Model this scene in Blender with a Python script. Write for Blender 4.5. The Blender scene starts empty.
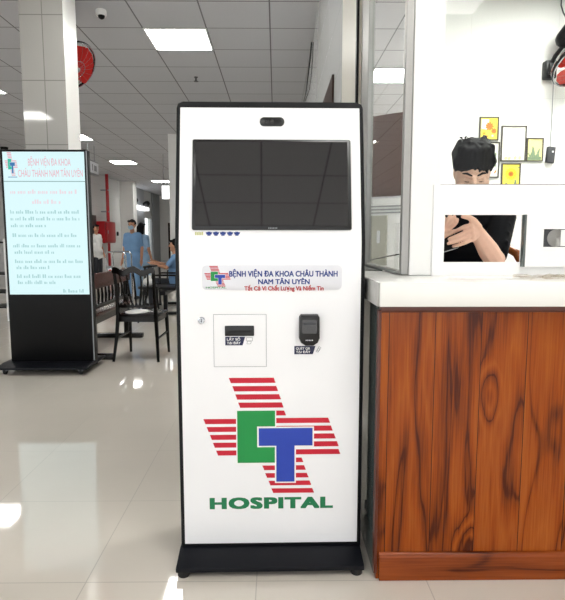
import bpy, bmesh, math, random
from mathutils import Vector, Matrix
random.seed(7)
S = bpy.context.scene
COL = S.collection
PI = math.pi
V = Vector

# ------------------------------------------------------------------ materials
def lin(c):
    if isinstance(c, str):
        c = [int(c[i:i+2], 16) / 255 for i in (0, 2, 4)]
    return tuple((x / 12.92 if x <= .04045 else ((x + .055) / 1.055) ** 2.4) for x in c) + (1,)

def newmat(name):
    m = bpy.data.materials.new(name); m.use_nodes = True
    nt = m.node_tree
    return m, nt, nt.nodes['Principled BSDF']

def mat(name, col, rough=.5, metal=0, spec=.5, emit=0, ecol=None, vary=.04, vscale=30, coat=0):
    m, nt, b = newmat(name)
    c = lin(col)
    b.inputs['Base Color'].default_value = c
    b.inputs['Roughness'].default_value = rough
    b.inputs['Metallic'].default_value = metal
    b.inputs['Specular IOR Level'].default_value = spec
    b.inputs['Coat Weight'].default_value = coat
    if emit:
        b.inputs['Emission Color'].default_value = lin(ecol or col)
        b.inputs['Emission Strength'].default_value = emit
    elif vary:
        tc = nt.nodes.new('ShaderNodeTexCoord'); n = nt.nodes.new('ShaderNodeTexNoise')
        n.inputs['Scale'].default_value = vscale; n.inputs['Detail'].default_value = 4
        nt.links.new(tc.outputs['Object'], n.inputs['Vector'])
        mx = nt.nodes.new('ShaderNodeMix'); mx.data_type = 'RGBA'
        nt.links.new(n.outputs['Fac'], mx.inputs[0])
        mx.inputs[6].default_value = tuple(max(0, v * (1 - vary)) for v in c[:3]) + (1,)
        mx.inputs[7].default_value = tuple(min(1, v * (1 + vary)) for v in c[:3]) + (1,)
        nt.links.new(mx.outputs[2], b.inputs['Base Color'])
    return m

def mth(nt, op, a, b=None, c=None):
    n = nt.nodes.new('ShaderNodeMath'); n.operation = op
    for i, v in enumerate((a, b, c)):
        if v is None: continue
        if isinstance(v, (int, float)): n.inputs[i].default_value = v
        else: nt.links.new(v, n.inputs[i])
    return n.outputs[0]

def mixc(nt, f, a, b):
    n = nt.nodes.new('ShaderNodeMix'); n.data_type = 'RGBA'
    for i, v in ((0, f), (6, a), (7, b)):
        if isinstance(v, (tuple, int, float)): n.inputs[i].default_value = v
        else: nt.links.new(v, n.inputs[i])
    return n.outputs[2]

def tiles(name, base, line, axes, size, org, gap, rough=.1, spec=.5, cloud=.06, cscale=3, tilevar=.03, bump=0, lrough=None):
    """tiled surface: joints along two object axes, cloudy tone, a little difference from tile to tile"""
    m, nt, b = newmat(name)
    tc = nt.nodes.new('ShaderNodeTexCoord'); sp = nt.nodes.new('ShaderNodeSeparateXYZ')
    nt.links.new(tc.outputs['Object'], sp.inputs[0])
    masks, ids = [], []
    for k in range(2):
        u = mth(nt, 'DIVIDE', mth(nt, 'SUBTRACT', sp.outputs[axes[k]], org[k]), size[k])
        ids.append(mth(nt, 'FLOOR', u))
        f = mth(nt, 'FRACT', u)
        d = mth(nt, 'MINIMUM', f, mth(nt, 'SUBTRACT', 1.0, f))
        masks.append(mth(nt, 'LESS_THAN', d, gap / size[k] / 2))
    mask = mth(nt, 'MAXIMUM', masks[0], masks[1])
    cb = nt.nodes.new('ShaderNodeCombineXYZ'); nt.links.new(ids[0], cb.inputs[0]); nt.links.new(ids[1], cb.inputs[1])
    wn = nt.nodes.new('ShaderNodeTexWhiteNoise'); nt.links.new(cb.outputs[0], wn.inputs['Vector'])
    ns = nt.nodes.new('ShaderNodeTexNoise'); ns.inputs['Scale'].default_value = cscale; ns.inputs['Detail'].default_value = 6
    nt.links.new(tc.outputs['Object'], ns.inputs['Vector'])
    c = lin(base)
    t = mixc(nt, ns.outputs['Fac'], tuple(v * (1 - cloud) for v in c[:3]) + (1,), tuple(min(1, v * (1 + cloud)) for v in c[:3]) + (1,))
    t2 = mixc(nt, mth(nt, 'MULTIPLY', wn.outputs['Value'], tilevar * 4), t, tuple(v * .75 for v in c[:3]) + (1,))
    nt.links.new(mixc(nt, mask, t2, lin(line)), b.inputs['Base Color'])
    b.inputs['Roughness'].default_value = rough
    b.inputs['Specular IOR Level'].default_value = spec
    if lrough is not None:
        r = mth(nt, 'MULTIPLY_ADD', mask, lrough - rough, rough)
        nt.links.new(r, b.inputs['Roughness'])
    return m

def wood(name, c_dark, c_mid, c_light, plank, org, rough=.22, axis=0, along=2, knots=True, seam=.0025):
    m, nt, b = newmat(name)
    tc = nt.nodes.new('ShaderNodeTexCoord'); sp = nt.nodes.new('ShaderNodeSeparateXYZ')
    nt.links.new(tc.outputs['Object'], sp.inputs[0])
    u = mth(nt, 'DIVIDE', mth(nt, 'SUBTRACT', sp.outputs[axis], org), plank)
    idx = mth(nt, 'FLOOR', u); f = mth(nt, 'FRACT', u)
    wn = nt.nodes.new('ShaderNodeTexWhiteNoise'); wn.noise_dimensions = '1D'; nt.links.new(idx, wn.inputs['W'])
    off = mth(nt, 'MULTIPLY', wn.outputs['Value'], 37.0)
    # knots: sparse cells that bend the grain
    cb = nt.nodes.new('ShaderNodeCombineXYZ')
    nt.links.new(mth(nt, 'MULTIPLY', sp.outputs[axis], 5.2), cb.inputs[0])
    nt.links.new(mth(nt, 'ADD', mth(nt, 'MULTIPLY', sp.outputs[along], 2.1), off), cb.inputs[1])
    nt.links.new(off, cb.inputs[2])
    vo = nt.nodes.new('ShaderNodeTexVoronoi'); vo.inputs['Scale'].default_value = 1.0
    nt.links.new(cb.outputs[0], vo.inputs['Vector'])
    kd = vo.outputs['Distance']
    kn = nt.nodes.new('ShaderNodeMapRange'); kn.interpolation_type = 'SMOOTHSTEP'
    kn.inputs[1].default_value = .02; kn.inputs[2].default_value = .36; kn.inputs[3].default_value = 1; kn.inputs[4].default_value = 0
    nt.links.new(kd, kn.inputs[0])
    sc_ = nt.nodes.new('ShaderNodeSeparateColor'); nt.links.new(vo.outputs['Color'], sc_.inputs[0])
    k = mth(nt, 'MULTIPLY', kn.outputs[0], mth(nt, 'GREATER_THAN', sc_.outputs[0], .58))
    # grain contours
    cg = nt.nodes.new('ShaderNodeCombineXYZ')
    nt.links.new(mth(nt, 'MULTIPLY', sp.outputs[axis], 7.0), cg.inputs[0])
    nt.links.new(mth(nt, 'ADD', mth(nt, 'MULTIPLY', sp.outputs[along], .75), off), cg.inputs[1])
    nt.links.new(off, cg.inputs[2])
    ns = nt.nodes.new('ShaderNodeTexNoise'); ns.inputs['Scale'].default_value = 1.0; ns.inputs['Detail'].default_value = 2.5
    ns.inputs['Distortion'].default_value = .5
    nt.links.new(cg.outputs[0], ns.inputs['Vector'])
    g = mth(nt, 'ADD', ns.outputs['Fac'], mth(nt, 'MULTIPLY', k, .55 if knots else 0))
    ring = mth(nt, 'PINGPONG', mth(nt, 'MULTIPLY', g, 9.0), 1.0)
    gl_ = nt.nodes.new('ShaderNodeMapRange'); gl_.interpolation_type = 'SMOOTHSTEP'; gl_.inputs[1].default_value = 0; gl_.inputs[2].default_value = .16; gl_.inputs[3].default_value = 1; gl_.inputs[4].default_value = 0
    nt.links.new(ring, gl_.inputs[0])
    cf = nt.nodes.new('ShaderNodeCombineXYZ')
    nt.links.new(mth(nt, 'MULTIPLY', sp.outputs[axis], 190.0), cf.inputs[0])
    nt.links.new(mth(nt, 'MULTIPLY', sp.outputs[along], 5.0), cf.inputs[1])
    nt.links.new(off, cf.inputs[2])
    nf = nt.nodes.new('ShaderNodeTexNoise'); nf.inputs['Scale'].default_value = 1.0; nf.inputs['Detail'].default_value = 3
    nt.links.new(cf.outputs[0], nf.inputs['Vector'])
    t = mth(nt, 'ADD', mth(nt, 'MULTIPLY', ring, .34), mth(nt, 'MULTIPLY', nf.outputs['Fac'], .6))
    t = mth(nt, 'ADD', t, mth(nt, 'MULTIPLY', mth(nt, 'SUBTRACT', wn.outputs['Value'], .5), .22))
    t = mth(nt, 'SUBTRACT', t, mth(nt, 'MULTIPLY', gl_.outputs[0], .15))
    if knots:
        t = mth(nt, 'SUBTRACT', t, mth(nt, 'MULTIPLY', mth(nt, 'POWER', k, 2.5), .55))
    cr = nt.nodes.new('ShaderNodeValToRGB')
    e = cr.color_ramp.elements
    e[0].position = .08; e[0].color = lin(c_dark); e[1].position = .78; e[1].color = lin(c_light)
    x = e.new(.4); x.color = lin(c_mid)
    nt.links.new(t, cr.inputs[0])
    d = mth(nt, 'MINIMUM', f, mth(nt, 'SUBTRACT', 1.0, f))
    sm = mth(nt, 'LESS_THAN', d, seam / plank / 2)
    nt.links.new(mixc(nt, sm, cr.outputs[0], lin('2a1208')), b.inputs['Base Color'])
    b.inputs['Roughness'].default_value = rough; b.inputs['Specular IOR Level'].default_value = .3
    return m

def glass(name, tint='f4faf8', ior=1.45, edge=1.0):
    """clear sheet: mostly see-through, mirrors more at a glancing angle"""
    m, nt, b = newmat(name)
    nt.nodes.remove(b)
    out = nt.nodes['Material Output']
    tr = nt.nodes.new('ShaderNodeBsdfTransparent'); tr.inputs[0].default_value = lin(tint)
    gl = nt.nodes.new('ShaderNodeBsdfGlossy'); gl.inputs['Roughness'].default_value = .02
    fr = nt.nodes.new('ShaderNodeFresnel'); fr.inputs[0].default_value = ior
    mx = nt.nodes.new('ShaderNodeMixShader')
    ge = nt.nodes.new('ShaderNodeNewGeometry')
    nt.links.new(mth(nt, 'MULTIPLY', mth(nt, 'MULTIPLY', fr.outputs[0], edge), mth(nt, 'SUBTRACT', 1.0, ge.outputs['Backfacing'])), mx.inputs[0])
    nt.links.new(tr.outputs[0], mx.inputs[1]); nt.links.new(gl.outputs[0], mx.inputs[2])
    nt.links.new(mx.outputs[0], out.inputs[0])
    return m

M = {}
M['floor'] = tiles('beige polished floor tile', 'd5cdc2', 'aaa297', (0, 1), (.6, .6), (-.07, 1.802), .004, rough=.045, spec=.75, cloud=.05, cscale=2.2, tilevar=.02, lrough=.5)
M['ceiling'] = tiles('grey ceiling tile', 'cdced3', '7b7b80', (0, 1), (.735, .718), (-.065, 5.894), .016, rough=.9, spec=.1, cloud=.03, cscale=40, tilevar=.02)
M['wall_tile'] = tiles('white glazed wall tile', 'dcdddd', 'bfc0c0', (1, 2), (.8, .4), (0, 0), .004, rough=.04, spec=.8, cloud=.02, tilevar=.01)
M['wall_tile_x'] = tiles('white glazed wall tile facing front', 'dcdddd', 'bfc0c0', (0, 2), (.8, .4), (0, 0), .004, rough=.06, spec=.7, cloud=.02, tilevar=.01)
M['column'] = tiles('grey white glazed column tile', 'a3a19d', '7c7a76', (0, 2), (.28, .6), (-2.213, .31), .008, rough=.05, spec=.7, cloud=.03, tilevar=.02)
M['column_lit_side'] = mat('column side whitened by light', 'f2f1ee', .3, vary=.02)  # side face made whiter, the light falling on it put into the colour
M['wall_white'] = mat('white painted wall', 'f0efec', .5, vary=.02, vscale=6)
M['wall_booth'] = tiles('white booth wall panel', 'f3f2ef', 'e2e0dc', (0, 2), (.9, 1.2), (.2, .25), .004, rough=.25, cloud=.015, tilevar=.01)
M['wall_grey'] = mat('grey corridor wall', '9fa2a6', .5, vary=.03, vscale=5)
M['beige'] = mat('beige wall strip', 'd9d4c8', .35, vary=.03)
M['black'] = mat('satin black metal', '08080a', .38, spec=.22, vary=.1)
M['black_matte'] = mat('matte black', '101012', .6, vary=.1)
M['kiosk_base'] = mat('black powder coat', '0a0c13', .45, spec=.22, vary=.1)
M['kiosk_black'] = mat('black kiosk edge', '0c0d10', .5, spec=.25, vary=.1)
M['kiosk_white'] = mat('white kiosk panel', 'f4f4f6', .35, vary=.012, vscale=4)
M['screen_glass'] = mat('dark switched off screen', '0a090c', .03, vary=.05, spec=.8, coat=1)
M['bezel'] = mat('black screen bezel', '08080a', .3, vary=.1)
M['grey'] = mat('mid grey metal', '8f9296', .4, metal=.3)
M['dark_grey'] = mat('dark grey plastic', '3a3b3f', .45)
M['chrome'] = mat('chrome', 'c9ccd0', .14, metal=1, vary=.02)
M['alu'] = mat('brushed aluminium', 'a6a5a2', .42, metal=.6, vary=.06, vscale=60)
M['white_plastic'] = mat('white plastic', 'f2f2f0', .35, vary=.015)
M['board'] = mat('white sneeze board', 'f7f7f6', .4, vary=.01)
M['red'] = mat('logo red', 'c8102e', .45, vary=.03)
M['green'] = mat('logo green', '129145', .45, vary=.03)
M['hosp_green'] = mat('lettering green', '0f7a4b', .45, vary=.03)
M['blue'] = mat('logo blue', '2342ad', .45, vary=.03)
M['navy'] = mat('navy sticker', '141a45', .4, vary=.03)
M['text_blue'] = mat('lettering blue', '1f3a86', .45, vary=.02)
M['text_red'] = mat('lettering red', 'b5232b', .45, vary=.02)
M['plate'] = mat('pale grey plate', 'e3e4ea', .3, vary=.015)
M['pale_yellow'] = mat('pale olive print', 'c9c98a', .5)
M['counter_wood'] = wood('counter plank wood', '4c1b04', '90410a', 'ae5e1c', .157, .508, rough=.2)
M['skirt_wood'] = wood('counter skirting wood', '471a08', '7e380f', '984a1c', 9.0, -4.0, rough=.25, axis=2, along=0, knots=False)
M['counter_trim'] = mat('dark wood trim', '5a2410', .3, vary=.2, vscale=20)
M['side_stone'] = mat('dark green grey stone', '525a58', .06, spec=.8, vary=.2, vscale=9)
M['marble'] = mat('white quartz countertop', 'efeeea', .14, vary=.03, vscale=5)
M['slab_end'] = mat('veined grey slab end', 'a9a8a4', .15, vary=.3, vscale=14)
M['chair_black'] = mat('black lacquered wood', '0d0a09', .2, spec=.3, vary=.2)
M['bench_red'] = mat('red brown lacquered wood', '4a1c10', .25, spec=.35, vary=.2, vscale=12)
M['screen_on'] = mat('lit pale cyan screen', '101214', .2, spec=.3, emit=1.0, ecol='d4f1f4')
M['scr_red'] = mat('pink red screen lettering', '101214', .2, spec=.3, emit=1.0, ecol='e2a0b0')
M['scr_teal'] = mat('teal screen lettering', '101214', .2, spec=.3, emit=1.0, ecol='a3cccd')
M['scr_pink'] = mat('faint pink screen lettering', '101214', .2, spec=.3, emit=1.0, ecol='e4d2da')
M['scr_line'] = mat('screen divider', '101214', .2, spec=.3, emit=1.0, ecol='7d9c9e')
M['scr_green'] = mat('screen green', '101214', .2, spec=.3, emit=1.0, ecol='27b89a')
M['scr_blue'] = mat('screen blue', '101214', .2, spec=.3, emit=1.0, ecol='2f6fa8')
M['light'] = mat('lit ceiling panel', 'ffffff', .5, emit=22, ecol='fdfcf7')
M['light_booth'] = mat('lit booth panel', 'ffffff', .5, emit=42, ecol='fffdf8')
M['light_sign'] = mat('lit white sign', 'ffffff', .5, emit=2.2, ecol='ffffff')
M['fan_red'] = mat('red fan blade', 'd8150f', .3, vary=.05)
M['fan_red2'] = mat('orange red fan blade', 'd92a14', .3, vary=.05)
M['cab_red'] = mat('red fire cabinet', 'b3111d', .35, vary=.05)
M['cab_red2'] = mat('darker red cabinet side', '9a1420', .35, vary=.05)
M['door_brown'] = mat('brown door', '2e1f1a', .7, spec=.15, vary=.15, vscale=9)
M['door_dark'] = mat('dark brown door', '2c1d1b', .35, vary=.15)
M['cupboard'] = mat('dark brown cupboard wood', '57413c', .3, vary=.2, vscale=12)
M['skin'] = mat('skin', 'c08a6c', .5, vary=.05, vscale=60)
M['skin_arm'] = mat('skin warm', 'dcb29c', .48, vary=.06, vscale=50)
M['hair'] = mat('black hair', '0a080b', .7, spec=.2, vary=.2, vscale=20)
M['shirt_black'] = mat('black shirt', '090a0e', .85, spec=.1, vary=.25, vscale=25)
M['scrubs'] = mat('light blue scrubs', '7598be', .9, spec=.1, vary=.1, vscale=10)
M['scrubs2'] = mat('pale blue scrubs', '94b0cc', .9, spec=.1, vary=.1, vscale=10)
M['cloth_white'] = mat('white cloth', 'dededd', .8, vary=.05)
M['cloth_dark'] = mat('dark cloth', '23252b', .8, vary=.1)
M['mask'] = mat('pale blue face mask', 'a9c4d6', .8)
M['eye_white'] = mat('eye white', 'e6e2dc', .3)
M['chair_wood'] = mat('brown varnished chair wood', '8a4a20', .25, vary=.15, vscale=14, coat=.3)
M['frame_dark'] = mat('thin dark picture frame', '4b463c', .4)
M['paper'] = mat('picture paper', 'fbf9ee', .5, vary=.02)
M['pic_yellow'] = mat('yellow picture ground', 'f6e05a', .5, vary=.08, vscale=14)
M['pic_yellow2'] = mat('pale yellow picture ground', 'f3eaa2', .5, vary=.08, vscale=14)
M['pic_orange'] = mat('orange flower', 'e07a1c', .5, vary=.1)
M['pic_petal'] = mat('yellow petal', 'f4c52c', .5, vary=.1)
M['pic_green'] = mat('grey green leaf', '7e9474', .5, vary=.1)
M['pic_brown'] = mat('brown flower', 'b06a2c', .5, vary=.1)
M['beige_box'] = mat('grey beige metal box', 'a9a89b', .4)
M['clear_film'] = glass('clear plastic film', 'f0ece6', 1.5, 1.0)
M['glass'] = glass('clear glass', 'fafdfc', 1.28)
M['glass_side'] = glass('clear side glass', 'f8fafa', 1.4)

# ------------------------------------------------------------------ mesh helpers
def BM(): return bmesh.new()

def add_box(bm, lo, hi, bev=0, seg=2):
    t = bmesh.new()
    bmesh.ops.create_cube(t, size=1)
    lo, hi = V(lo), V(hi)
    for v in t.verts:
        v.co = V([lo[i] + (v.co[i] + .5) * (hi[i] - lo[i]) for i in range(3)])
    if bev:
        bmesh.ops.bevel(t, geom=t.edges[:], offset=bev, segments=seg, affect='EDGES', profile=.5)
    merge(bm, t); return bm

def merge(bm, t, M_=None):
    me = bpy.data.meshes.new('tmp'); t.to_mesh(me); t.free()
    if M_ is not None: me.transform(M_)
    bm.from_mesh(me); bpy.data.meshes.remove(me)

def add_prism(bm, pts, axis, a, b, bev=0, seg=2):
    """extrude a 2D outline along an axis; outline coordinates are the other two axes in order"""
    t = bmesh.new()
    def P(p, w):
        q = list(p); q.insert(axis, w); return q
    A = [t.verts.new(P(p, a)) for p in pts]; B = [t.verts.new(P(p, b)) for p in pts]
    n = len(pts)
    t.faces.new(A); t.faces.new(B[::-1])
    for i in range(n): t.faces.new((A[i], A[(i+1) % n], B[(i+1) % n], B[i]))
    bmesh.ops.recalc_face_normals(t, faces=t.faces[:])
    if bev: bmesh.ops.bevel(t, geom=t.edges[:], offset=bev, segments=seg, affect='EDGES', profile=.5)
    merge(bm, t); return bm

def add_tube(bm, pts, r, seg=10, closed=False):
    pts = [V(p) for p in pts]; n = len(pts)
    rs = r if isinstance(r, (list, tuple)) else [r] * n
    t = bmesh.new(); rings = []
    up = None
    for i in range(n):
        if closed: d = pts[(i+1) % n] - pts[i-1]
        else: d = pts[min(i+1, n-1)] - pts[max(i-1, 0)]
        d.normalize()
        if up is None:
            up = V((0, 0, 1)) if abs(d.z) < .9 else V((1, 0, 0))
        s = d.cross(up).normalized(); u = s.cross(d).normalized(); up = u
        rings.append([t.verts.new(pts[i] + (s * math.cos(2*PI*k/seg) + u * math.sin(2*PI*k/seg)) * rs[i]) for k in range(seg)])
    for i in range(n if closed else n - 1):
        a, b = rings[i], rings[(i+1) % n]
        for k in range(seg): t.faces.new((a[k], a[(k+1) % seg], b[(k+1) % seg], b[k]))
    if not closed:
        t.faces.new(rings[0][::-1]); t.faces.new(rings[-1])
    bmesh.ops.recalc_face_normals(t, faces=t.faces[:])
    merge(bm, t); return bm

def add_lathe(bm, prof, seg=24, mtx=None):
    t = bmesh.new(); rings = []
    for r, z in prof:
        rings.append([t.verts.new((r*math.cos(2*PI*k/seg), r*math.sin(2*PI*k/seg), z)) for k in range(seg)])
    for a, b in zip(rings, rings[1:]):
        for k in range(seg): t.faces.new((a[k], a[(k+1) % seg], b[(k+1) % seg], b[k]))
    t.faces.new(rings[0][::-1]); t.faces.new(rings[-1])
    bmesh.ops.recalc_face_normals(t, faces=t.faces[:])
    merge(bm, t, mtx); return bm

def world_loc(o):
    p = V((0, 0, 0))
    while o is not None: p = p + o.location; o = o.parent
    return p

def obj(name, bm, m, parent=None, smooth=False, angle=.6):
    """link a bmesh built in scene coordinates as one mesh object; under a parent it is shifted to the parent's base"""
    me = bpy.data.meshes.new(name)
    bm.to_mesh(me); bm.free()
    ms = m if isinstance(m, (list, tuple)) else [m]
    for x in ms: me.materials.append(x)
    return link(name, me, parent, smooth, angle)

def link(name, me, parent=None, smooth=False, angle=.6):
    o = bpy.data.objects.new(name, me); COL.objects.link(o)
    if parent is not None:
        me.transform(Matrix.Translation(-world_loc(parent))); o.parent = parent
    if smooth:
        for p in me.polygons: p.use_smooth = True
        if angle: me.set_sharp_from_angle(angle=angle)
    return o

def tag(o, label, cat, group=None, kind=None):
    o['label'] = label; o['category'] = cat
    if group: o['group'] = group
    if kind: o['kind'] = kind
    return o

def thing(name, label, cat, loc, group=None):
    o = bpy.data.objects.new(name, None); COL.objects.link(o); o.location = loc
    o.empty_display_size = .1
    return tag(o, label, cat, group)

def struct(name, bm, m, parent=None, smooth=False):
    o = obj(name, bm, m, parent, smooth)
    if parent is None: o['kind'] = 'structure'
    return o

def box(name, lo, hi, m, parent=None, bev=0, seg=2): return obj(name, add_box(BM(), lo, hi, bev, seg), m, parent, bev > 0)

def dup(root, loc, label=None, rotz=None):
    r = root.copy(); COL.objects.link(r); r.location = loc
    if rotz is not None: r.rotation_euler = (0, 0, rotz)
    if label: r['label'] = label
    for ch in list(root.children):
        c = ch.copy(); COL.objects.link(c); c.parent = r
        for g in list(ch.children):
            d = g.copy(); COL.objects.link(d); d.parent = c
    return r

def font_mesh(body, bold=0, spacing=1.0, shear=0):
    c = bpy.data.curves.new('lettering', 'FONT'); c.body = body; c.size = 1; c.offset = bold; c.space_character = spacing; c.shear = shear
    c.resolution_u = 3; c.fill_mode = 'FRONT'
    o = bpy.data.objects.new('lettering', c); COL.objects.link(o)
    dg = bpy.context.evaluated_depsgraph_get()
    me = bpy.data.meshes.new_from_object(o.evaluated_get(dg))
    bpy.data.objects.remove(o); bpy.data.curves.remove(c)
    return me

class Frame:
    """a flat place to put print on: origin, across, up; normal comes towards the viewer"""
    def __init__(s, o, u, v):
        s.o, s.u, s.v = V(o), V(u), V(v); s.n = s.u.cross(s.v).normalized()
    def P(s, a, b, d=0): return s.o + s.u * a + s.v * b + s.n * d

def add_poly(bm, fr, pts, d=.0005, th=.0004, mi=0):
    A = [bm.verts.new(fr.P(x, y, d)) for x, y in pts]
    f = bm.faces.new(A); f.material_index = mi
    f.normal_update()
    if f.normal.dot(fr.n) < 0: f.normal_flip()
    return bm

def add_text(bm, fr, body, x0, x1, y0, y1, d=.0008, bold=.012, spacing=1.0, mi=0, cap=None, shear=0):
    """fit the lettering into a box; y0 is the baseline, y1 the height of a capital"""
    me = font_mesh(body, 0, spacing, shear)
    xs = [v.co.x for v in me.vertices]
    a, b = min(xs), max(xs); sx = (x1 - x0) / (b - a); sy = (y1 - y0) / .69
    shifts = [(0, 0)] if not bold else [(bold*p_, bold*.7*q_) for p_ in (-1, -.35, .35, 1) for q_ in (-1, 0, 1)]
    for j, (du, dv) in enumerate(shifts):
        t = bmesh.new(); t.from_mesh(me)
        for v in t.verts: v.co = fr.P(x0 + (v.co.x - a + du) * sx, y0 + (v.co.y + dv) * sy, d + j*.000015)
        for f in t.faces:
            f.material_index = mi; f.normal_update()
            if f.normal.dot(fr.n) < 0: f.normal_flip()
        merge(bm, t)
    bpy.data.meshes.remove(me); return bm

def rrect(x0, x1, y0, y1, r, n=5):
    out = []
    for cx, cy, a0 in ((x1-r, y1-r, 0), (x0+r, y1-r, PI/2), (x0+r, y0+r, PI), (x1-r, y0+r, 1.5*PI)):
        for k in range(n+1):
            a = a0 + k*PI/2/n; out.append((cx + r*math.cos(a), cy + r*math.sin(a)))
    return out

def add_slab(bm, fr, pts, d0, d1, bev=0):
    """outline on a frame given real thickness"""
    t = bmesh.new()
    A = [t.verts.new(fr.P(x, y, d0)) for x, y in pts]; B = [t.verts.new(fr.P(x, y, d1)) for x, y in pts]
    n = len(pts)
    t.faces.new(A); top = t.faces.new(B)
    for i in range(n): t.faces.new((A[i], A[(i+1) % n], B[(i+1) % n], B[i]))
    bmesh.ops.recalc_face_normals(t, faces=t.faces[:])
    if bev:
        bmesh.ops.bevel(t, geom=list(top.edges), offset=bev, segments=2, affect='EDGES', profile=.5)
    merge(bm, t); return bm

# organic bodies: tapered capsules melted into one continuous surface
def add_cap(bm, p0, p1, r0, r1=None, sub=2):
    r1 = r0 if r1 is None else r1
    t = bmesh.new()
    for p, r in ((p0, r0), (p1, r1)):
        bmesh.ops.create_icosphere(t, subdivisions=sub, radius=r, matrix=Matrix.Translation(V(p)))
    h = bmesh.ops.convex_hull(t, input=t.verts[:])
    junk = list({g for g in h['geom_interior'] + h['geom_unused'] if isinstance(g, bmesh.types.BMVert) and g.is_valid})
    bmesh.ops.delete(t, geom=junk, context='VERTS')
    merge(bm, t)

def add_ell(bm, c, r, rot=None, sub=3):
    t = bmesh.new(); bmesh.ops.create_icosphere(t, subdivisions=sub, radius=1)
    m = Matrix.Translation(V(c)) @ (rot.to_4x4() if rot is not None else Matrix()) @ Matrix.Diagonal((r[0], r[1], r[2], 1))
    merge(bm, t, m)

def chain(bm, pts, rs):
    for i in range(len(pts)-1): add_cap(bm, pts[i], pts[i+1], rs[i], rs[i+1])

def melt(bm, voxel, smooth=4, fac=.5):
    me = bpy.data.meshes.new('melt'); bm.to_mesh(me); bm.free()
    o = bpy.data.objects.new('melt', me); COL.objects.link(o)
    r = o.modifiers.new('r', 'REMESH'); r.mode = 'VOXEL'; r.voxel_size = voxel; r.use_smooth_shade = True
    s = o.modifiers.new('s', 'SMOOTH'); s.factor = fac; s.iterations = smooth
    dg = bpy.context.evaluated_depsgraph_get()
    out = bpy.data.meshes.new_from_object(o.evaluated_get(dg))
    bpy.data.objects.remove(o); bpy.data.meshes.remove(me)
    return out

def body(name, bm, voxel, m, parent, smooth=4):
    me = melt(bm, voxel, smooth); me.materials.clear(); me.materials.append(m)
    return link(name, me, parent, True, 0)

# ------------------------------------------------------------------ camera
cam = bpy.data.cameras.new('camera'); co = bpy.data.objects.new('camera', cam); COL.objects.link(co)
cam.sensor_fit = 'HORIZONTAL'; cam.sensor_width = 36; cam.lens = 545 / 565 * 36
cam.clip_start = .05; cam.clip_end = 200
co.location = (0, 0, 1.2)
co.rotation_euler = (PI/2 - math.atan(61/545), 0, -math.atan(6.5/545))
S.camera = co

# ------------------------------------------------------------------ setting
H = 3.62
struct('floor', add_box(BM(), (-9.6, -8, -.1), (4.7, 31.2, 0)), M['floor'])
struct('ceiling', add_box(BM(), (-9.6, -8, H), (4.7, 31.2, H + .1)), M['ceiling'])
struct('wall_west', add_box(add_box(BM(), (-9.7, 4, 0), (-9.5, 18, H)), (-9.7, -8, 0), (-9.5, 4, .25)), M['wall_tile'])
w = struct('window_added', add_box(BM(), (-9.64, -8, 3.5), (-9.56, 4, H)), M['grey'])  # unseen glazing, added so daylight reaches the hall ceiling
for i in range(6): box('mullion', (-9.64, -8 + i*2.384, .25), (-9.56, -7.92 + i*2.384, 3.5), M['grey'], w)
box('window_pane', (-9.605, -8, .25), (-9.595, 4, 3.5), M['glass'], w)
struct('wall_west_return', add_box(BM(), (-9.5, 18, 0), (-6.6, 18.2, H)), M['wall_tile_x'])
b = BM()
for lo, hi in (((-6.8, 18.2, 0), (-6.6, 27.6, H)), ((-6.8, 27.6, 2.25), (-6.6, 29.3, H)), ((-6.8, 29.3, 0), (-6.6, 31, H))): add_box(b, lo, hi)
struct('wall_corridor', b, M['wall_tile'])
struct('wall_end', add_box(BM(), (-6.8, 31, 0), (4.7, 31.2, H)), M['wall_white'])
b = BM(); add_box(b, (.45, 3.85, 0), (.49, 30.99, H))
struct('wall_hall', b, M['wall_tile'])
struct('wall_east', add_box(BM(), (4.5, -8, 0), (4.7, 31, H)), M['wall_white'])
struct('wall_booth_back', add_box(BM(), (1.55, 5.82, 0), (4.5, 5.95, H)), M['wall_booth'])
struct('pillar_corridor', add_box(BM(), (-6.6, 23.5, 0), (-6.05, 24.1, H)), M['wall_white'])
struct('pillar_hall', add_box(BM(), (-2.5, 13, 0), (-2.12, 13.4, H)), M['wall_white'])
struct('wall_corridor_grey', add_box(BM(), (-6.598, 24.1, 0), (-6.56, 27.58, H - .002)), M['wall_grey'])
struct('trim_1', add_box(BM(), (-6.598, 29.32, 0), (-6.52, 30.98, H - .002)), M['wall_grey'])
# near column, glazed tiles with a joint down the middle
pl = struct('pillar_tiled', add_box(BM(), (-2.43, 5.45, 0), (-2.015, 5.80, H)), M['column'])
pl.data.materials.append(M['column_lit_side'])
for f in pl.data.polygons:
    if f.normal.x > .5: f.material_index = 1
# booth partition along the hall: beige post with a black cover strip
struct('trim_2', add_box(BM(), (.45, 3.16, 1.06), (.49, 3.85, H)), M['beige'])
struct('trim_3', add_box(BM(), (.444, 3.12, 1.06), (.457, 3.16, H)), M['black'])
struct('wall_booth_low', add_box(BM(), (.45, 2.5, 0), (.49, 3.85, 1.06)), M['side_stone'])
struct('floor_booth', add_box(BM(), (.62, 2.45, 0), (4.49, 5.0, .3)), M['floor'])
# white square post of the booth and the aluminium profile on its hall side
struct('pillar_booth', add_box(BM(), (.512, 2.09, 1.062), (.622, 2.17, H)), M['white_plastic'])

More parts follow.
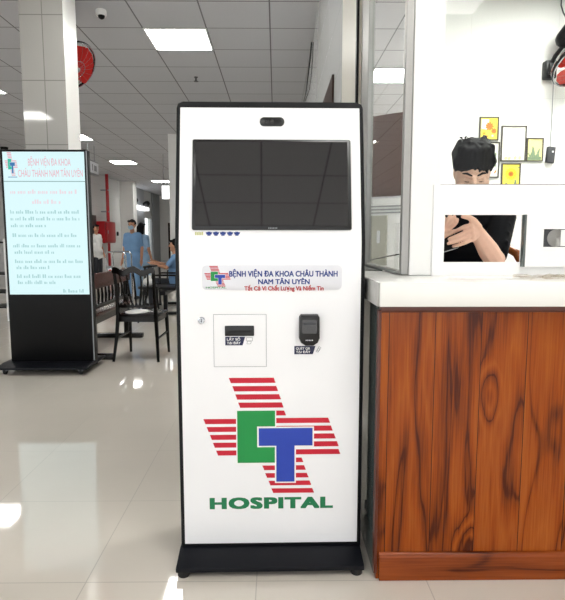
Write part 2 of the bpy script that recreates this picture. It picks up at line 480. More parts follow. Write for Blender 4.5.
d = struct('door_1', add_box(BM(), (.435, 4.36, 0), (.452, 5.24, 2.46)), M['door_brown'])
box('door_handle', (.405, 4.46, 1.0), (.43, 4.58, 1.03), M['chrome'], d, .006)
d = struct('door_2', add_box(BM(), (-6.6, 19.1, 0), (-6.5, 20.0, 2.05)), M['door_dark'])
box('door_handle', (-6.49, 19.2, 1.0), (-6.45, 19.35, 1.04), M['chrome'], d)
d = struct('door_3', add_box(BM(), (-6.05, 30.9, 0), (-5.75, 30.99, 2.1)), M['door_brown'])
box('door_handle', (-6.0, 30.86, 1.0), (-5.9, 30.9, 1.04), M['chrome'], d)
# bright door opening in the corridor wall: glazed, daylight behind
w = struct('window_1', add_box(add_box(BM(), (-6.66, 27.6, 0), (-6.58, 27.7, 2.25)), (-6.66, 29.2, 0), (-6.58, 29.3, 2.25)), M['grey'])
box('window_pane', (-6.63, 27.7, .02), (-6.62, 29.2, 2.25), M['glass'], w)

# side glazing of the booth
w = struct('window_2', add_box(BM(), (.468, 2.87, 1.062), (.498, 3.10, H), .004), M['alu'])
obj('frame_post', add_box(add_box(BM(), (.482, 2.10, 1.062), (.512, 2.13, H), .003), (.488, 2.13, 1.062), (.506, 2.16, H), .003), M['alu'], w)
box('window_pane', (.486, 2.16, 1.075), (.494, 2.87, H), M['glass_side'], w)
box('frame_sill', (.478, 2.16, 1.061), (.502, 2.87, 1.076), M['alu'], w, .003)
# front glazing above the white board
w = struct('window_3', add_box(BM(), (.622, 2.088, 1.4035), (3.2, 2.1, 1.407)), M['dark_grey'])
box('window_pane', (.622, 2.09, 1.407), (3.2, 2.098, H), M['glass'], w)

# ------------------------------------------------------------------ ceiling fittings
def ceiling_light(loc, label, lm='light'):
    t = thing('ceiling_light', label, 'ceiling light', loc, None)
    x, y, z = loc; a, c = .735/2, .718/2
    b = BM()
    for lo, hi in (((-a, -c), (a, -c+.02)), ((-a, c-.02), (a, c)), ((-a, -c+.02), (-a+.02, c-.02)), ((a-.02, -c+.02), (a, c-.02))):
        add_box(b, (x+lo[0], y+lo[1], z-.012), (x+hi[0], y+hi[1], z))
    obj('frame', b, M['white_plastic'], t)
    box('diffuser', (x-a+.02, y-c+.02, z-.008), (x+a-.02, y+c-.02, z), M[lm], t)
    return t
ZC = H - .0005
LATER = []
L1 = ceiling_light((-1.1675, 6.971, ZC), 'square lit ceiling panel above and left of the white kiosk, largest in view')
def cl(x, y, label): return dup(L1, (x, y, ZC), label)
cl(-4.8425, 9.125, 'square lit ceiling panel cut off at the left edge, left of the tiled column')
cl(-4.8425, 17.741, 'lit ceiling panel down the hall, above the person in blue scrubs')
cl(-4.8425, 23.5, 'most distant lit ceiling panel at the end of the corridor')
cl(-4.8425, -.209, 'lit ceiling panel behind the camera left, mirrored in the tiled column')
cl(-1.1675, -.927, 'unseen ceiling panel over the lobby behind the viewer, added to light the kiosk')  # added out of view to light the kiosk front
cl(1.7725, -1.645, 'lit ceiling panel over the lobby in front of the wooden counter')
cl(-4.8425, 13.433, 'unseen ceiling panel behind the tiled column, added to brighten the far hall')  # this and the next two: fill panels added out of view for the hall
cl(-1.1675, 14.151, 'unseen ceiling panel down the hall behind the kiosk, added for hall brightness')
cl(-1.1675, 21.331, 'distant unseen ceiling panel far behind the kiosk, added to lift the hall')
cl(-1.1675, 4.817, 'unseen ceiling panel over the spindle chair, added to light the column side')  # added above the frame to brighten the column side
cl(1.0375, .509, 'unseen ceiling panel over the counter front, added to light slab and board')  # added fill for countertop and white board
LATER += [((3.9775, 6.971, ZC), 'unseen added ceiling panel in the room corner right behind the booth back wall'), ((3.2425, 9.125, ZC), 'unseen added ceiling panel in the middle of the room behind the booth'), ((2.5075, 12.0, ZC), 'unseen added ceiling panel at the deep end of the room behind the booth')]  # added unseen fill for the ceiling behind the side glass
LATER.append(((3.2425, 7.689, ZC), 'unseen added ceiling panel close behind the booth back wall'))  # more added fill behind the booth wall
LATER.append(((3.9775, 10.561, ZC), 'unseen added ceiling panel far behind the booth back wall'))  # added fill deeper behind the booth wall
cl(-8.5175, 6.254, 'unseen ceiling panel by the west glazing, added to brighten the hall')  # extra panel added outside the view as hall fill
cl(1.7725, 8.407, 'lit ceiling panel seen through the side glass of the booth')
LB = ceiling_light((1.95, 3.4, ZC), 'bright ceiling panel inside the booth above the seated man', 'light_booth')
for xy_, lab_ in LATER: dup(LB, xy_, lab_)
dup(LB, (2.9, 4.5, ZC), 'bright ceiling panel inside the booth near the flower pictures')

t = thing('dome_camera', 'white ceiling dome camera with black eye beside the lit panel', 'camera', (-1.857, 6.125, H))
x, y = -1.857, 6.125
add = BM(); add_lathe(add, [(.052, 0), (.056, -.01), (.056, -.05), (.05, -.062)], 24, Matrix.Translation((x, y, H)))
obj('housing', add, M['white_plastic'], t, True)
b = BM(); add_ell(b, (x + .006, y - .012, H - .066), (.036, .036, .034)); obj('lens_dome', b, M['black'], t, True, 0)
b = BM(); add_lathe(b, [(.1, 0), (.1, -.02), (.09, -.06), (.05, -.085), (.01, -.09)], 20, Matrix.Translation((-7.2, 14.9, H)))
tag(obj('ceiling_speaker', b, M['black'], None, True), 'small black dome on the ceiling left of the tiled column', 'ceiling speaker')
t = thing('sprinkler', 'tiny dark fire sprinkler hanging from the ceiling over the kiosk', 'sprinkler', (-1.2, 8.53, H))
b = BM(); add_lathe(b, [(.03, 0), (.03, -.008), (.012, -.01), (.012, -.06)], 12, Matrix.Translation((-1.2, 8.53, H))); obj('stem', b, M['dark_grey'], t, True)
b = BM(); add_lathe(b, [(.035, -.06), (.035, -.066), (.01, -.07)], 12, Matrix.Translation((-1.2, 8.53, H))); obj('deflector', b, M['dark_grey'], t, True)
b = BM(); add_tube(b, [(.44, 7.0, H-.02), (.435, 7.2, 3.45), (.43, 7.5, 3.36), (.43, 7.9, 3.28), (.435, 8.3, 3.3), (.44, 8.9, 3.36)], .008, 8)
tag(obj('hanging_cable', b, M['black'], None, True), 'thin black cable hanging along the top of the white hall wall', 'cable')

# ------------------------------------------------------------------ wall fans
def wall_fan(root_loc, center, axis, R, arm, label, bm_, parts_mat, mount):
    t = thing('wall_fan', label, 'fan', root_loc)
    ax = V(axis).normalized(); q = ax.to_track_quat('Z', 'Y').to_matrix().to_4x4(); T = Matrix.Translation(V(center)) @ q
    b = BM()                                   # motor behind the blades
    add_lathe(b, [(.03, -.2), (.065, -.19), (.08, -.15), (.08, -.06), (.05, -.04)], 20, T); obj('motor', b, M['black'], t, True)
    b = BM()                                   # guard cage: rims and wires
    for rr, zz, th in ((R, 0, .006), (R*.98, -.05, .004), (R*.35, .055, .003), (R*.3, -.06, .003)):
        add_tube(b, [T @ V((rr*math.cos(a), rr*math.sin(a), zz)) for a in [2*PI*k/40 for k in range(40)]], th, 6, True)
    for k in range(18):
        a = 2*PI*k/18; c, s = math.cos(a), math.sin(a)
        add_tube(b, [T @ V((rr*c, rr*s, zz)) for rr, zz in ((R*.12, .06), (R*.6, .055), (R*.93, .025), (R, 0), (R*.98, -.05), (R*.6, -.07), (R*.3, -.065))], .0012, 4)
    add_lathe(b, [(R*.12, .055), (R*.12, .064), (R*.05, .068)], 20, T)
    obj('guard', b, M['chrome'], t, True)
    rm = BM(); add_tube(rm, [T @ V((R*1.0*math.cos(2*PI*k/40), R*1.0*math.sin(2*PI*k/40), -.02)) for k in range(40)], .011, 8, True); obj('guard_band', rm, M['black'], t, True)
    h = BM(); add_lathe(h, [(.035, -.03), (.04, .02), (.02, .03)], 16, T); hub = obj('hub', h, bm_, t, True)
    for k in range(3):                         # blade: broad, twisted
        bb = BM(); a0 = 2*PI*k/3 + .4; n = 8; rows = []
        for i in range(n+1):
            rr = .035 + (R*.93 - .035) * i / n; w = 1.25 + .55*math.sin(PI*min(1, i/n*.8 + .1))
            row = []
            for j in range(5):
                aa = a0 + (j/4 - .5) * w * 1.25; row.append(bb.verts.new(T @ V((rr*math.cos(aa), rr*math.sin(aa), (j/4-.5)*-.05))))
            rows.append(row)
        for r0, r1 in zip(rows, rows[1:]):
            for j in range(4): bb.faces.new((r0[j], r0[j+1], r1[j+1], r1[j]))
        bmesh.ops.solidify(bb, geom=bb.faces[:], thickness=.003)
        obj('blade', bb, bm_, t, True)
    b = BM()
    add_tube(b, arm, .022, 10); obj('bracket_arm', b, M['black'], t, True)
    obj('mount_box', mount, M['black'], t, True)
    return t
# fan behind the tiled column
wall_fan((-2.0, 5.9, 2.9), (-2.165, 6.12, 3.035), (.70, -.32, -.62), .27,
         [(-2.18, 5.82, 2.78), (-2.24, 5.95, 2.82), (-2.31, 6.16, 3.1), (-2.29, 6.16, 3.14)],
         'red bladed wall fan poking out behind the tiled column', M['fan_red'], None,
         add_box(BM(), (-2.24, 5.80, 2.68), (-2.12, 5.84, 2.86), .008))
# fan on the booth wall
F2_ = wall_fan((2.8, 5.82, 2.9), (2.915, 5.46, 2.875), (.28, -.6, -.72), .235,
         [(2.8, 5.76, 2.95), (2.81, 5.68, 3.03), (2.85, 5.62, 3.10), (2.89, 5.58, 3.08)],
         'black wall fan with orange red blades on the booth wall', M['fan_red2'], None,
         add_box(add_box(BM(), (2.745, 5.73, 2.83), (2.858, 5.82, 3.006), .01), (2.77, 5.70, 2.86), (2.83, 5.735, 2.97), .006))
b = BM(); add_cap(b, (2.86, 5.62, 3.17), (2.93, 5.58, 3.26), .085, .095); obj('motor_cover', b, M['black'], F2_, True, 0)
b = BM(); add_tube(b, [(2.90, 5.62, 3.32), (2.875, 5.7, 3.45), (2.89, 5.78, 3.55), (2.90, 5.80, H)], .007, 6); obj('power_lead', b, M['dark_grey'], F2_, True)

# ------------------------------------------------------------------ CT emblem (drawn on an 18-unit style sheet)
def emblem(bm, fr, ox, oy, s, sy=None, mi=(0, 1, 2, 3)):
    """red striped cross with green C and blue T; mi = red, green, blue, white"""
    sy = sy or s
    def P(pts): return [(ox + x*s, oy - y*sy) for x, y in pts]
    def para(xl, xr, y, h, sl=7, sr=7, lv=False, rv=False):
        add_poly(bm, fr, P([(xl, y), (xr, y), (xr + (0 if rv else sr), y+h), (xl + (0 if lv else sl), y+h)]), .0005, mi=mi[0])
    for i, (xl, xr) in enumerate(((140, 297), (152, 306), (162, 316), (172, 325))): para(xl, xr, 30 + 28.5*i, 18)
    para(300, 334, 144, 17, lv=True)
    for i, xl in enumerate((49, 60, 71, 81, 92)): para(xl, 170, 172 + 27.7*i, 17.5, rv=True)
    for i, xr in enumerate((490, 500, 511, 522, 528)): para(300, xr, 170 + 27.7*i, 18, lv=True)
    for i, (xl, xr) in enumerate(((360, 396), (256, 405), (266, 415), (278, 425), (288, 435))): para(xl, xr, 310 + 27.4*i, 16.5, lv=(i == 0))
    def grow(pts, g):                      # offset an axis-aligned outline outwards
        n = len(pts); out = []
        for i in range(n):
            p0, p1, p2 = V(pts[i-1]), V(pts[i]), V(pts[(i+1) % n])
            e0, e1 = (p1-p0).normalized(), (p2-p1).normalized()
            out.append(tuple(p1 + V((e0.y, -e0.x))*g + V((e1.y, -e1.x))*g))
        return out
    C = [(168, 144), (302, 144), (302, 199), (238, 199), (238, 271), (302, 271), (302, 327), (168, 327)]
    Tt = [(244, 205), (435, 205), (435, 267), (371, 267), (371, 395), (306, 395), (306, 267), (244, 267)]
    add_poly(bm, fr, P(grow(C, 4)), .0008, mi=mi[3]); add_poly(bm, fr, P(C), .0011, mi=mi[1])
    add_poly(bm, fr, P(grow(Tt, 5)), .0014, mi=mi[3]); add_poly(bm, fr, P(Tt), .0017, mi=mi[2])

# ------------------------------------------------------------------ the white self-service kiosk
K = thing('self_service_kiosk', 'white self-service kiosk with black edge and a large red, green and blue hospital emblem', 'kiosk', (-.02, 2.05, 0))
XL, XR = -.357, .316
bend, ztop, lean = 1.186, 1.69, .1
prof = [(1.93, .05), (1.93, bend), (1.93 + lean, ztop), (2.17, ztop), (2.2, 1.25), (2.2, .05)]
b = BM(); t = bmesh.new()
A = [t.verts.new((XL, y, z)) for y, z in prof]; B = [t.verts.new((XR, y, z)) for y, z in prof]
t.faces.new(A); t.faces.new(B[::-1])
for i in range(6): t.faces.new((A[i], A[(i+1) % 6], B[(i+1) % 6], B[i]))
bmesh.ops.recalc_face_normals(t, faces=t.faces[:])
top = [e for e in t.edges if all(v.co.z > 1.6 for v in e.verts) and abs(e.verts[0].co.x - e.verts[1].co.x) < .01]
bmesh.ops.bevel(t, geom=top, offset=.024, segments=2, affect='EDGES', profile=.5)
front = [e for e in t.edges if all(v.co.y < 2.06 for v in e.verts) and abs(e.verts[0].co.x - e.verts[1].co.x) < .03 and e.calc_length() > .02]
bmesh.ops.bevel(t, geom=front, offset=.008, segments=2, affect='EDGES', profile=.5)
merge(b, t); obj('body', b, M['kiosk_black'], K, True, .4)
b = BM()
add_prism(b, [(1.82, .022), (1.82, .04), (1.925, .06), (2.28, .06), (2.28, .022)], 0, -.36, .312, .004)
obj('base', b, M['kiosk_base'], K, True, .5)
for fx in (-.335, .287):
    for fy in (1.845, 2.25):
        b = BM(); add_lathe(b, [(.02, 0), (.022, .004), (.022, .024)], 16, Matrix.Translation((fx, fy, 0))); obj('rubber_foot', b, M['black_matte'], K, True)
# white front, two faces in one bent panel
WL, WR = -.342, .301
sl = V((0, lean, ztop - bend)).normalized()
F1 = Frame((0, 1.93, 0), (1, 0, 0), (0, 0, 1))
F2 = Frame((0, 1.93, bend), (1, 0, 0), sl)
LU = (V((0, lean, ztop-bend))).length
b = BM()
zt = LU - .023
o2 = [F2.P(0, 0, .004), F2.P(0, zt, .004), F2.P(0, zt, -.001), F2.P(0, 0, -.001)]
add_prism(b, [(1.926, .07), (o2[0].y, bend), (o2[1].y, o2[1].z), (o2[2].y, o2[2].z), (1.931, bend), (1.931, .07)], 0, WL, WR, .0012, 1)
obj('front_panel', b, M['kiosk_white'], K, True, .3)
F1 = Frame((0, 1.926, 0), (1, 0, 0), (0, 0, 1)); F2 = Frame(F2.P(0, 0, .004), (1, 0, 0), sl)
def up(z): return (z - bend) / sl.z
# monitor
b = BM(); add_slab(b, F2, rrect(-.296, .266, up(1.230), up(1.550), .006), -.002, .007, .002); mon = obj('monitor', b, M['bezel'], K, True, .5)
b = BM(); add_slab(b, F2, rrect(-.284, .254, up(1.243), up(1.541), .002), .006, .0076); obj('display', b, M['screen_glass'], mon)
b = BM()
for i in range(6): add_poly(b, F2, [(-.028 + i*.0055, up(1.2335)), (-.0245 + i*.0055, up(1.2335)), (-.0245 + i*.0055, up(1.238)), (-.028 + i*.0055, up(1.238))], .0078)
obj('maker_mark', b, M['grey'], mon)
# camera window in a black pill
b = BM(); add_slab(b, F2, rrect(-.058, .030, up(1.600), up(1.632), .0155, 8), -.002, .0035, .001); cw = obj('camera_window', b, M['bezel'], K, True, .5)
for px_, rr in ((-.036, .006), (-.014, .008), (.010, .006)):
    b = BM(); add_slab(b, F2, [(px_ + rr*math.cos(2*PI*k/20), up(1.616) + rr*math.sin(2*PI*k/20)) for k in range(20)], .003, .0044, .0008); obj('lens', b, M['screen_glass'], cw)
# sticker row under the monitor
b = BM()
for i in range(5): add_poly(b, F2, [(-.285+i*.0058, up(1.2125)), (-.2805+i*.0058, up(1.2125)), (-.2805+i*.0058, up(1.224 - (i % 2)*.002)), (-.285+i*.0058, up(1.224))], .0006)
for i in range(5):
    cx = -.2365 + i*.0245; cy = up(1.2185)
    add_poly(b, F2, [(cx + .0098*math.cos(2*PI*k/16), cy + .0062*math.sin(2*PI*k/16)) for k in range(16)], .0006, mi=1)
    add_poly(b, F2, [(cx - .011, cy + .0012), (cx + .011, cy + .0012), (cx + .011, cy + .0042), (cx - .011, cy + .0042)], .0008, mi=1)
    add_poly(b, F2, [(cx - .006, cy - .0085), (cx + .006, cy - .0085), (cx + .006, cy - .0065), (cx - .006, cy - .0065)], .0008, mi=1)
obj('sticker_row', b, [M['pale_yellow'], M['text_blue']], K)
# name plate
b = BM(); add_slab(b, F1, rrect(-.262, .232, 1.021, 1.108, .016, 6), -.001, .0022, .0008); npl = obj('name_plate', b, M['plate'], K, True, .5)
FN = Frame(F1.P(0, 0, .0022), (1, 0, 0), (0, 0, 1))
b = BM(); emblem(b, FN, -.2635, 1.111, .000190, .000178, (0, 1, 2, 3)); add_text(b, FN, 'HOSPITAL', -.249, -.177, 1.0265, 1.0325, bold=.02, mi=1)
obj('emblem', b, [M['red'], M['green'], M['blue'], M['white_plastic']], npl)
b = BM()
add_text(b, FN, 'BỆNH VIỆN ĐA KHOA CHÂU THÀNH', -.166, .216, 1.0685, 1.0875, bold=.034)
add_text(b, FN, 'NAM TÂN UYÊN', -.064, .117, 1.0415, 1.0585, bold=.034)
add_text(b, FN, 'Tất Cả Vì Chất Lượng Và Niềm Tin', -.113, .167, 1.019, 1.0335, bold=.034, mi=1)
obj('lettering', b, [M['text_blue'], M['text_red']], npl)
# lock
b = BM(); add_lathe(b, [(.013, 0), (.013, .004), (.010, .006)], 20, Matrix.Translation((-.267, 1.926, .912)) @ Matrix.Rotation(PI/2, 4, 'X')); lk = obj('lock', b, M['chrome'], K, True, .5)
box('keyhole', (-.2685, 1.9192, .906), (-.2655, 1.9205, .918), M['black_matte'], lk)
# ticket printer door
b = BM(); add_slab(b, F1, [(-.225, .743), (-.036, .743), (-.036, .934), (-.225, .934)], -.001, .0012); pr = obj('printer_door', b, M['grey'], K)
b = BM(); add_slab(b, F1, [(-.2235, .7445), (-.0375, .7445), (-.0375, .9325), (-.2235, .9325)], .0005, .003, .001); obj('door_face', b, M['kiosk_white'], pr)
FP = Frame(F1.P(0, 0, .003), (1, 0, 0), (0, 0, 1))
b = BM(); add_slab(b, FP, rrect(-.184, -.080, .856, .893, .003), -.001, .004, .0012); sl_ = obj('ticket_slot', b, M['bezel'], pr, True, .5)
box('slot_mouth', (-.172, 1.9175, .868), (-.092, 1.9195, .878), M['black_matte'], sl_)
def navy_label(fr, x0, x1, y0, y1, l1, l2, parent):
    b = BM(); sk = (y1 - y0) * .3
    add_poly(b, fr, [(x0, y0), (x1 - sk, y0), (x1, y1), (x0, y1)], .0006, mi=0)
    h = y1 - y0
    add_text(b, fr, l1, x0 + .006, x0 + .006 + (x1-x0)*.66, y0 + h*.56, y0 + h*.83, bold=.025, mi=1)
    add_text(b, fr, l2, x0 + .006, x0 + .006 + (x1-x0)*.68, y0 + h*.14, y0 + h*.41, bold=.025, mi=1)
    return obj('label', b, [M['navy'], M['white_plastic']], parent)
navy_label(FP, -.183, -.112, .822, .853, 'LẤY SỐ', 'TẠI ĐÂY', pr)
def icon_lines(fr, segs, w, parent):
    b = BM()
    for (x0, y0), (x1, y1) in segs:
        d = V((x1-x0, y1-y0)).normalized(); nn = V((-d.y, d.x)) * w/2
        add_poly(b, fr, [(x0-nn.x, y0-nn.y), (x1-nn.x, y1-nn.y), (x1+nn.x, y1+nn.y), (x0+nn.x, y0+nn.y)], .0006)
    return obj('icon', b, M['grey'], parent)
def loop(p): return list(zip(p, p[1:] + p[:1]))
icon_lines(FP, loop([(-.108, .850), (-.086, .850), (-.086, .838), (-.108, .838)]) + loop([(-.104, .837), (-.09, .837), (-.093, .827), (-.106, .827)]), .0014, pr)
# code scanner
b = BM()
add_slab(b, F1, [(.1165 + sx, sz) for sx, sz in [(-.036, .925), (-.030, .934), (.030, .934), (.036, .925), (.037, .850), (.030, .834), (.014, .823), (-.014, .823), (-.030, .834), (-.037, .850)]], -.001, .03, .007)
sc = obj('code_scanner', b, M['bezel'], K, True, .4)
FS = Frame(F1.P(0, 0, .03), (1, 0, 0), (0, 0, 1))
b = BM(); add_slab(b, FS, rrect(.090, .143, .868, .918, .006), -.002, .0012, .0005); win = obj('scan_window', b, M['screen_glass'], sc)
b = BM()
for lo, hi in ((.899, .908),): add_poly(b, FS, [(.094, lo), (.139, lo), (.139, hi), (.094, hi)], .0016)
obj('lamp_strip', b, M['dark_grey'], sc)
b = BM()
for i in range(5): add_poly(b, FS, [(.103 + i*.0055, .842), (.1065 + i*.0055, .842), (.1065 + i*.0055, .846), (.103 + i*.0055, .846)], .0006)
obj('maker_mark', b, M['plate'], sc)
navy_label(F1, .064, .140, .788, .818, 'QUÉT QR', 'TẠI ĐÂY', K)
icon_lines(F1, loop([(.142, .797), (.150, .795), (.160, .811), (.153, .816)]) + loop([(.146, .8), (.151, .799), (.156, .809), (.152, .811)]), .0014, K)
# large emblem and word
b = BM(); emblem(b, F1, -.3165, .7345, .001030, .001075); obj('emblem', b, [M['red'], M['green'], M['blue'], M['white_plastic']], K)
b = BM(); add_text(b, F1, 'HOSPITAL', -.243, .204, .2075, .2475, bold=.055, spacing=1.12, d=.0006)
obj('lettering', b, M['hosp_green'], K)
K.rotation_euler = (0, 0, math.radians(.7))

# ------------------------------------------------------------------ reception counter
C = thing('reception_counter', 'reception counter with reddish brown knotty wood planks beside the kiosk', 'counter', (.345, 1.81, 0))
obj('front_panel', add_box(BM(), (.352, 1.812, .0), (3.0, 1.84, .962)), M['counter_wood'], C)
obj('corner_post', add_box(BM(), (.345, 1.811, .02), (.3555, 1.845, .962), .002), M['counter_trim'], C, True)
obj('top_rail', add_box(BM(), (.352, 1.808, .955), (3.0, 1.845, .978), .003), M['counter_trim'], C, True)
b = BM(); add_box(b, (.349, 1.845, 0), (.37, 2.5, .978)); obj('side_panel', b, M['side_stone'], C)
b = BM(); add_prism(b, [(1.797, 0), (1.797, .088), (1.803, .1), (1.812, .102), (1.812, 0)], 0, .362, 3.0, .0015, 1); obj('skirting', b, M['skirt_wood'], C, True, .5)
b = BM(); add_box(b, (.37, 2.2, 0), (3.0, 2.22, .978)); obj('back_panel', b, M['counter_trim'], C)
W = thing('countertop', 'thick white countertop slab lying on the wooden counter', 'countertop', (.334, 1.76, .979))
obj('slab', add_box(BM(), (.338, 1.76, .979), (3.05, 2.40, 1.06), .004), M['marble'], W, True)
obj('end_piece', add_box(BM(), (.33, 1.765, .98), (.339, 2.40, 1.058), .002), M['slab_end'], W, True)

# white board with hand opening, standing on the countertop
SB = thing('service_board', 'white board with a hand opening standing on the countertop before the man', 'board', (.8, 2.09, 1.06))
b = BM()
x0, x1, z0, z1 = .640, .936, 1.112, 1.291
for lo, hi in (((.596, 1.06), (3.2, z0)), ((.596, z1), (3.2, 1.4035)), ((.596, z0), (x0, z1)), ((x1, z0), (3.2, z1))):
    add_box(b, (lo[0], 2.078, lo[1]), (hi[0], 2.09, hi[1]))
bmesh.ops.remove_doubles(b, verts=b.verts[:], dist=1e-5)
obj('panel', b, M['board'], SB)
b = BM(); add_box(b, (.6, 2.0772, 1.3485), (3.2, 2.0785, 1.3495)); obj('panel_joint', b, M['plate'], SB)
# sliding panel with speech window on the right
SP = thing('sliding_panel', 'white sliding panel with a dark speech window right of the hand opening', 'panel', (1.2, 2.06, 1.09))
b = BM()
for lo, hi in (((.942, 1.095), (1.5, 1.170)), ((.942, 1.237), (1.5, 1.291)), ((.942, 1.170), (1.010, 1.237)), ((1.105, 1.170), (1.5, 1.237))):
    add_box(b, (lo[0], 2.058, lo[1]), (hi[0], 2.076, hi[1]))
bmesh.ops.remove_doubles(b, verts=b.verts[:], dist=1e-5)
obj('panel_sheet', b, M['board'], SP)
box('edge_strip', (.934, 2.056, 1.095), (.9425, 2.077, 1.291), M['side_stone'], SP)
box('speech_window', (1.009, 2.07, 1.169), (1.106, 2.0765, 1.238), M['dark_grey'], SP)
b = BM()
T = Matrix.Translation((1.062, 2.07, 1.203)) @ Matrix.Rotation(PI/2, 4, 'X')
add_lathe(b, [(.033, 0), (.033, .004)] + [q for i in range(9) for q in ((.031 - i*.0034, .0055), (.029 - i*.0034, .004))] + [(.0005, .004)], 28, T)
obj('speech_disc', b, M['alu'], SP, True, .5)
box('window_cover', (1.078, 2.062, 1.173), (1.104, 2.069, 1.234), M['white_plastic'], SP)
# crumpled clear film on the countertop
b = BM(); n, mrow = 16, 8; g = []
for i in range(n):
    row = []
    for j in range(mrow):
        u, v = i/(n-1), j/(mrow-1)
        px_ = .845 + u*.30 + .012*math.sin(7*v); py_ = 1.80 + v*.15 + .02*math.sin(5*u)
        row.append(b.verts.new((px_, py_, 1.0625 + .012*abs(math.sin(9*u + 4*v))*abs(math.cos(6*v + 3*u)) + random.random()*.004)))
    g.append(row)
for i in range(n-1):
    for j in range(mrow-1): b.faces.new((g[i][j], g[i+1][j], g[i+1][j+1], g[i][j+1]))
bmesh.ops.solidify(b, geom=b.faces[:], thickness=.0008)
tag(obj('plastic_film', b, M['clear_film'], None, True, 0), 'crumpled clear plastic film lying on the white countertop', 'plastic film')

# ------------------------------------------------------------------ pictures on the booth wall
YB = 5.82
def picture(x0, x1, z0, z1, label, kind):
    t = thing('framed_picture', label, 'picture', ((x0+x1)/2, YB, z0), 'flower pictures on the booth wall')
    b = BM(); f = .011
    for lo, hi in (((x0, z0), (x1, z0+f)), ((x0, z1-f), (x1, z1)), ((x0, z0+f), (x0+f, z1-f)), ((x1-f, z0+f), (x1, z1-f))):
        add_box(b, (lo[0], YB-.022, lo[1]), (hi[0], YB, hi[1]))
    obj('frame', b, M['frame_dark'], t)
    ground = {'poppy': 'pic_yellow', 'blank': 'paper', 'stem': 'pic_yellow2', 'sun': 'pic_yellow', 'thin': 'paper'}[kind]
    fr = Frame((0, YB-.012, 0), (1, 0, 0), (0, 0, 1)); w, h = x1-x0, z1-z0
    b = add_box(BM(), (x0+f, YB-.012, z0+f), (x1-f, YB-.002, z1-f))
    for q_ in b.faces: q_.material_index = 6
    def flower(cx, cy, r, ms, n=9):
        for k in range(n):
            a = 2*PI*k/n; pts = []
            for q in range(8):
                e = 2*PI*q/8; u_, v_ = r*.62 + r*.40*math.cos(e), r*.24*math.sin(e)
                pts.append((x0 + cx*w + u_*math.cos(a) - v_*math.sin(a), z0 + cy*h + u_*math.sin(a) + v_*math.cos(a)))
            add_poly(b, fr, pts, .0006 + .0001*k, mi=ms[0])
        add_poly(b, fr, [(x0 + cx*w + r*.42*math.cos(2*PI*q/14), z0 + cy*h + r*.42*math.sin(2*PI*q/14)) for q in range(14)], .002, mi=ms[1])
        add_poly(b, fr, [(x0 + cx*w + r*.2*math.cos(2*PI*q/10), z0 + cy*h + r*.2*math.sin(2*PI*q/10)) for q in range(10)], .0024, mi=ms[2])
    def leaf(cx, cy, ln, a, m_, wd=.18):
        pts = []
        for q in range(12):
            e = 2*PI*q/12; u_, v_ = ln*(.5 + .5*math.cos(e)), ln*wd*math.sin(e)
            pts.append((x0 + cx*w + u_*math.cos(a) - v_*math.sin(a), z0 + cy*h + u_*math.sin(a) + v_*math.cos(a)))
        add_poly(b, fr, pts, .001 + random.random()*.0008, mi=m_)
    if kind == 'poppy':
        add_poly(b, fr, [(x0+.1*w, z0+.5*h), (x0+.45*w, z0+.45*h), (x0+.5*w, z1-.1*h), (x0+.1*w, z1-.1*h)], .0003, mi=4)
        flower(.52, .60, .045, (1, 2, 1)); flower(.76, .40, .03, (1, 2, 2)); flower(.25, .30, .02, (0, 2, 1)); flower(.4, .17, .014, (1, 2, 2)); flower(.7, .2, .012, (4, 4, 0))
    elif kind == 'sun':
        flower(.5, .56, .062, (0, 1, 2), 14); leaf(.8, .15, .05, 1.9, 3); leaf(.7, .12, .05, 1.2, 3); leaf(.2, .12, .03, .6, 3); leaf(.82, .8, .03, .3, 3)
    elif kind == 'stem':
        for c_, l_, a_ in ((.2, .09, 1.2), (.35, .12, 1.5), (.5, .13, 1.75), (.62, .11, 1.3), (.8, .08, 1.9), (.45, .08, .9), (.3, .07, 2.1)): leaf(c_, .12, l_, a_, 3, .1)
        add_poly(b, fr, [(x0+.1*w, z0+.06*h), (x1-.1*w, z0+.06*h), (x1-.1*w, z0+.2*h), (x0+.1*w, z0+.2*h)], .0008, mi=3)
    elif kind == 'blank':
        for c_ in (.15, .3, .55, .75): leaf(c_, .05 + .03*random.random(), .04, .5 + c_, 5, .4)
    else:
        leaf(.75, .55, .06, 1.4, 3); leaf(.8, .3, .08, 1.8, 3); leaf(.75, .12, .04, 1.0, 1); leaf(.7, .8, .05, 1.7, 3)
    obj('flower_print', b, [M['pic_petal'], M['pic_orange'], M['pic_brown'], M['pic_green'], M['paper'], M['pic_yellow2'], M[ground]], t)
picture(2.118, 2.318, 2.222, 2.460, 'framed yellow flower print, topmost of the booth wall pictures', 'poppy')
picture(2.352, 2.612, 2.008, 2.370, 'large mostly white framed print in the middle of the picture group', 'blank')
picture(2.612 + .01, 2.795, 2.008, 2.248, 'framed print of grey green leaves nearest the hanging switch', 'stem')
picture(2.368, 2.568, 1.74, 1.988, 'framed print of one big yellow sunflower, lowest of the picture group', 'sun')
picture(2.15, 2.338, 1.84, 2.206, 'white framed leaf print half hidden behind the man\'s head', 'thin')
t = thing('wall_switch', 'small black switch box hanging on a cord below the booth fan', 'switch', (2.868, YB, 1.99))
obj('box', add_prism(BM(), [(2.823, 1.995), (2.905, 1.985), (2.915, 2.15), (2.835, 2.158)], 1, YB-.045, YB-.001, .006), M['dark_grey'], t, True)
box('button', (2.875, YB-.05, 2.095), (2.89, YB-.044, 2.112), M['white_plastic'], t)
b = BM(); add_tube(b, [(2.87, YB-.01, 2.155), (2.872, YB-.008, 2.5), (2.868, YB-.008, 2.83)], .0035, 6); obj('cord', b, M['grey'], t, True)

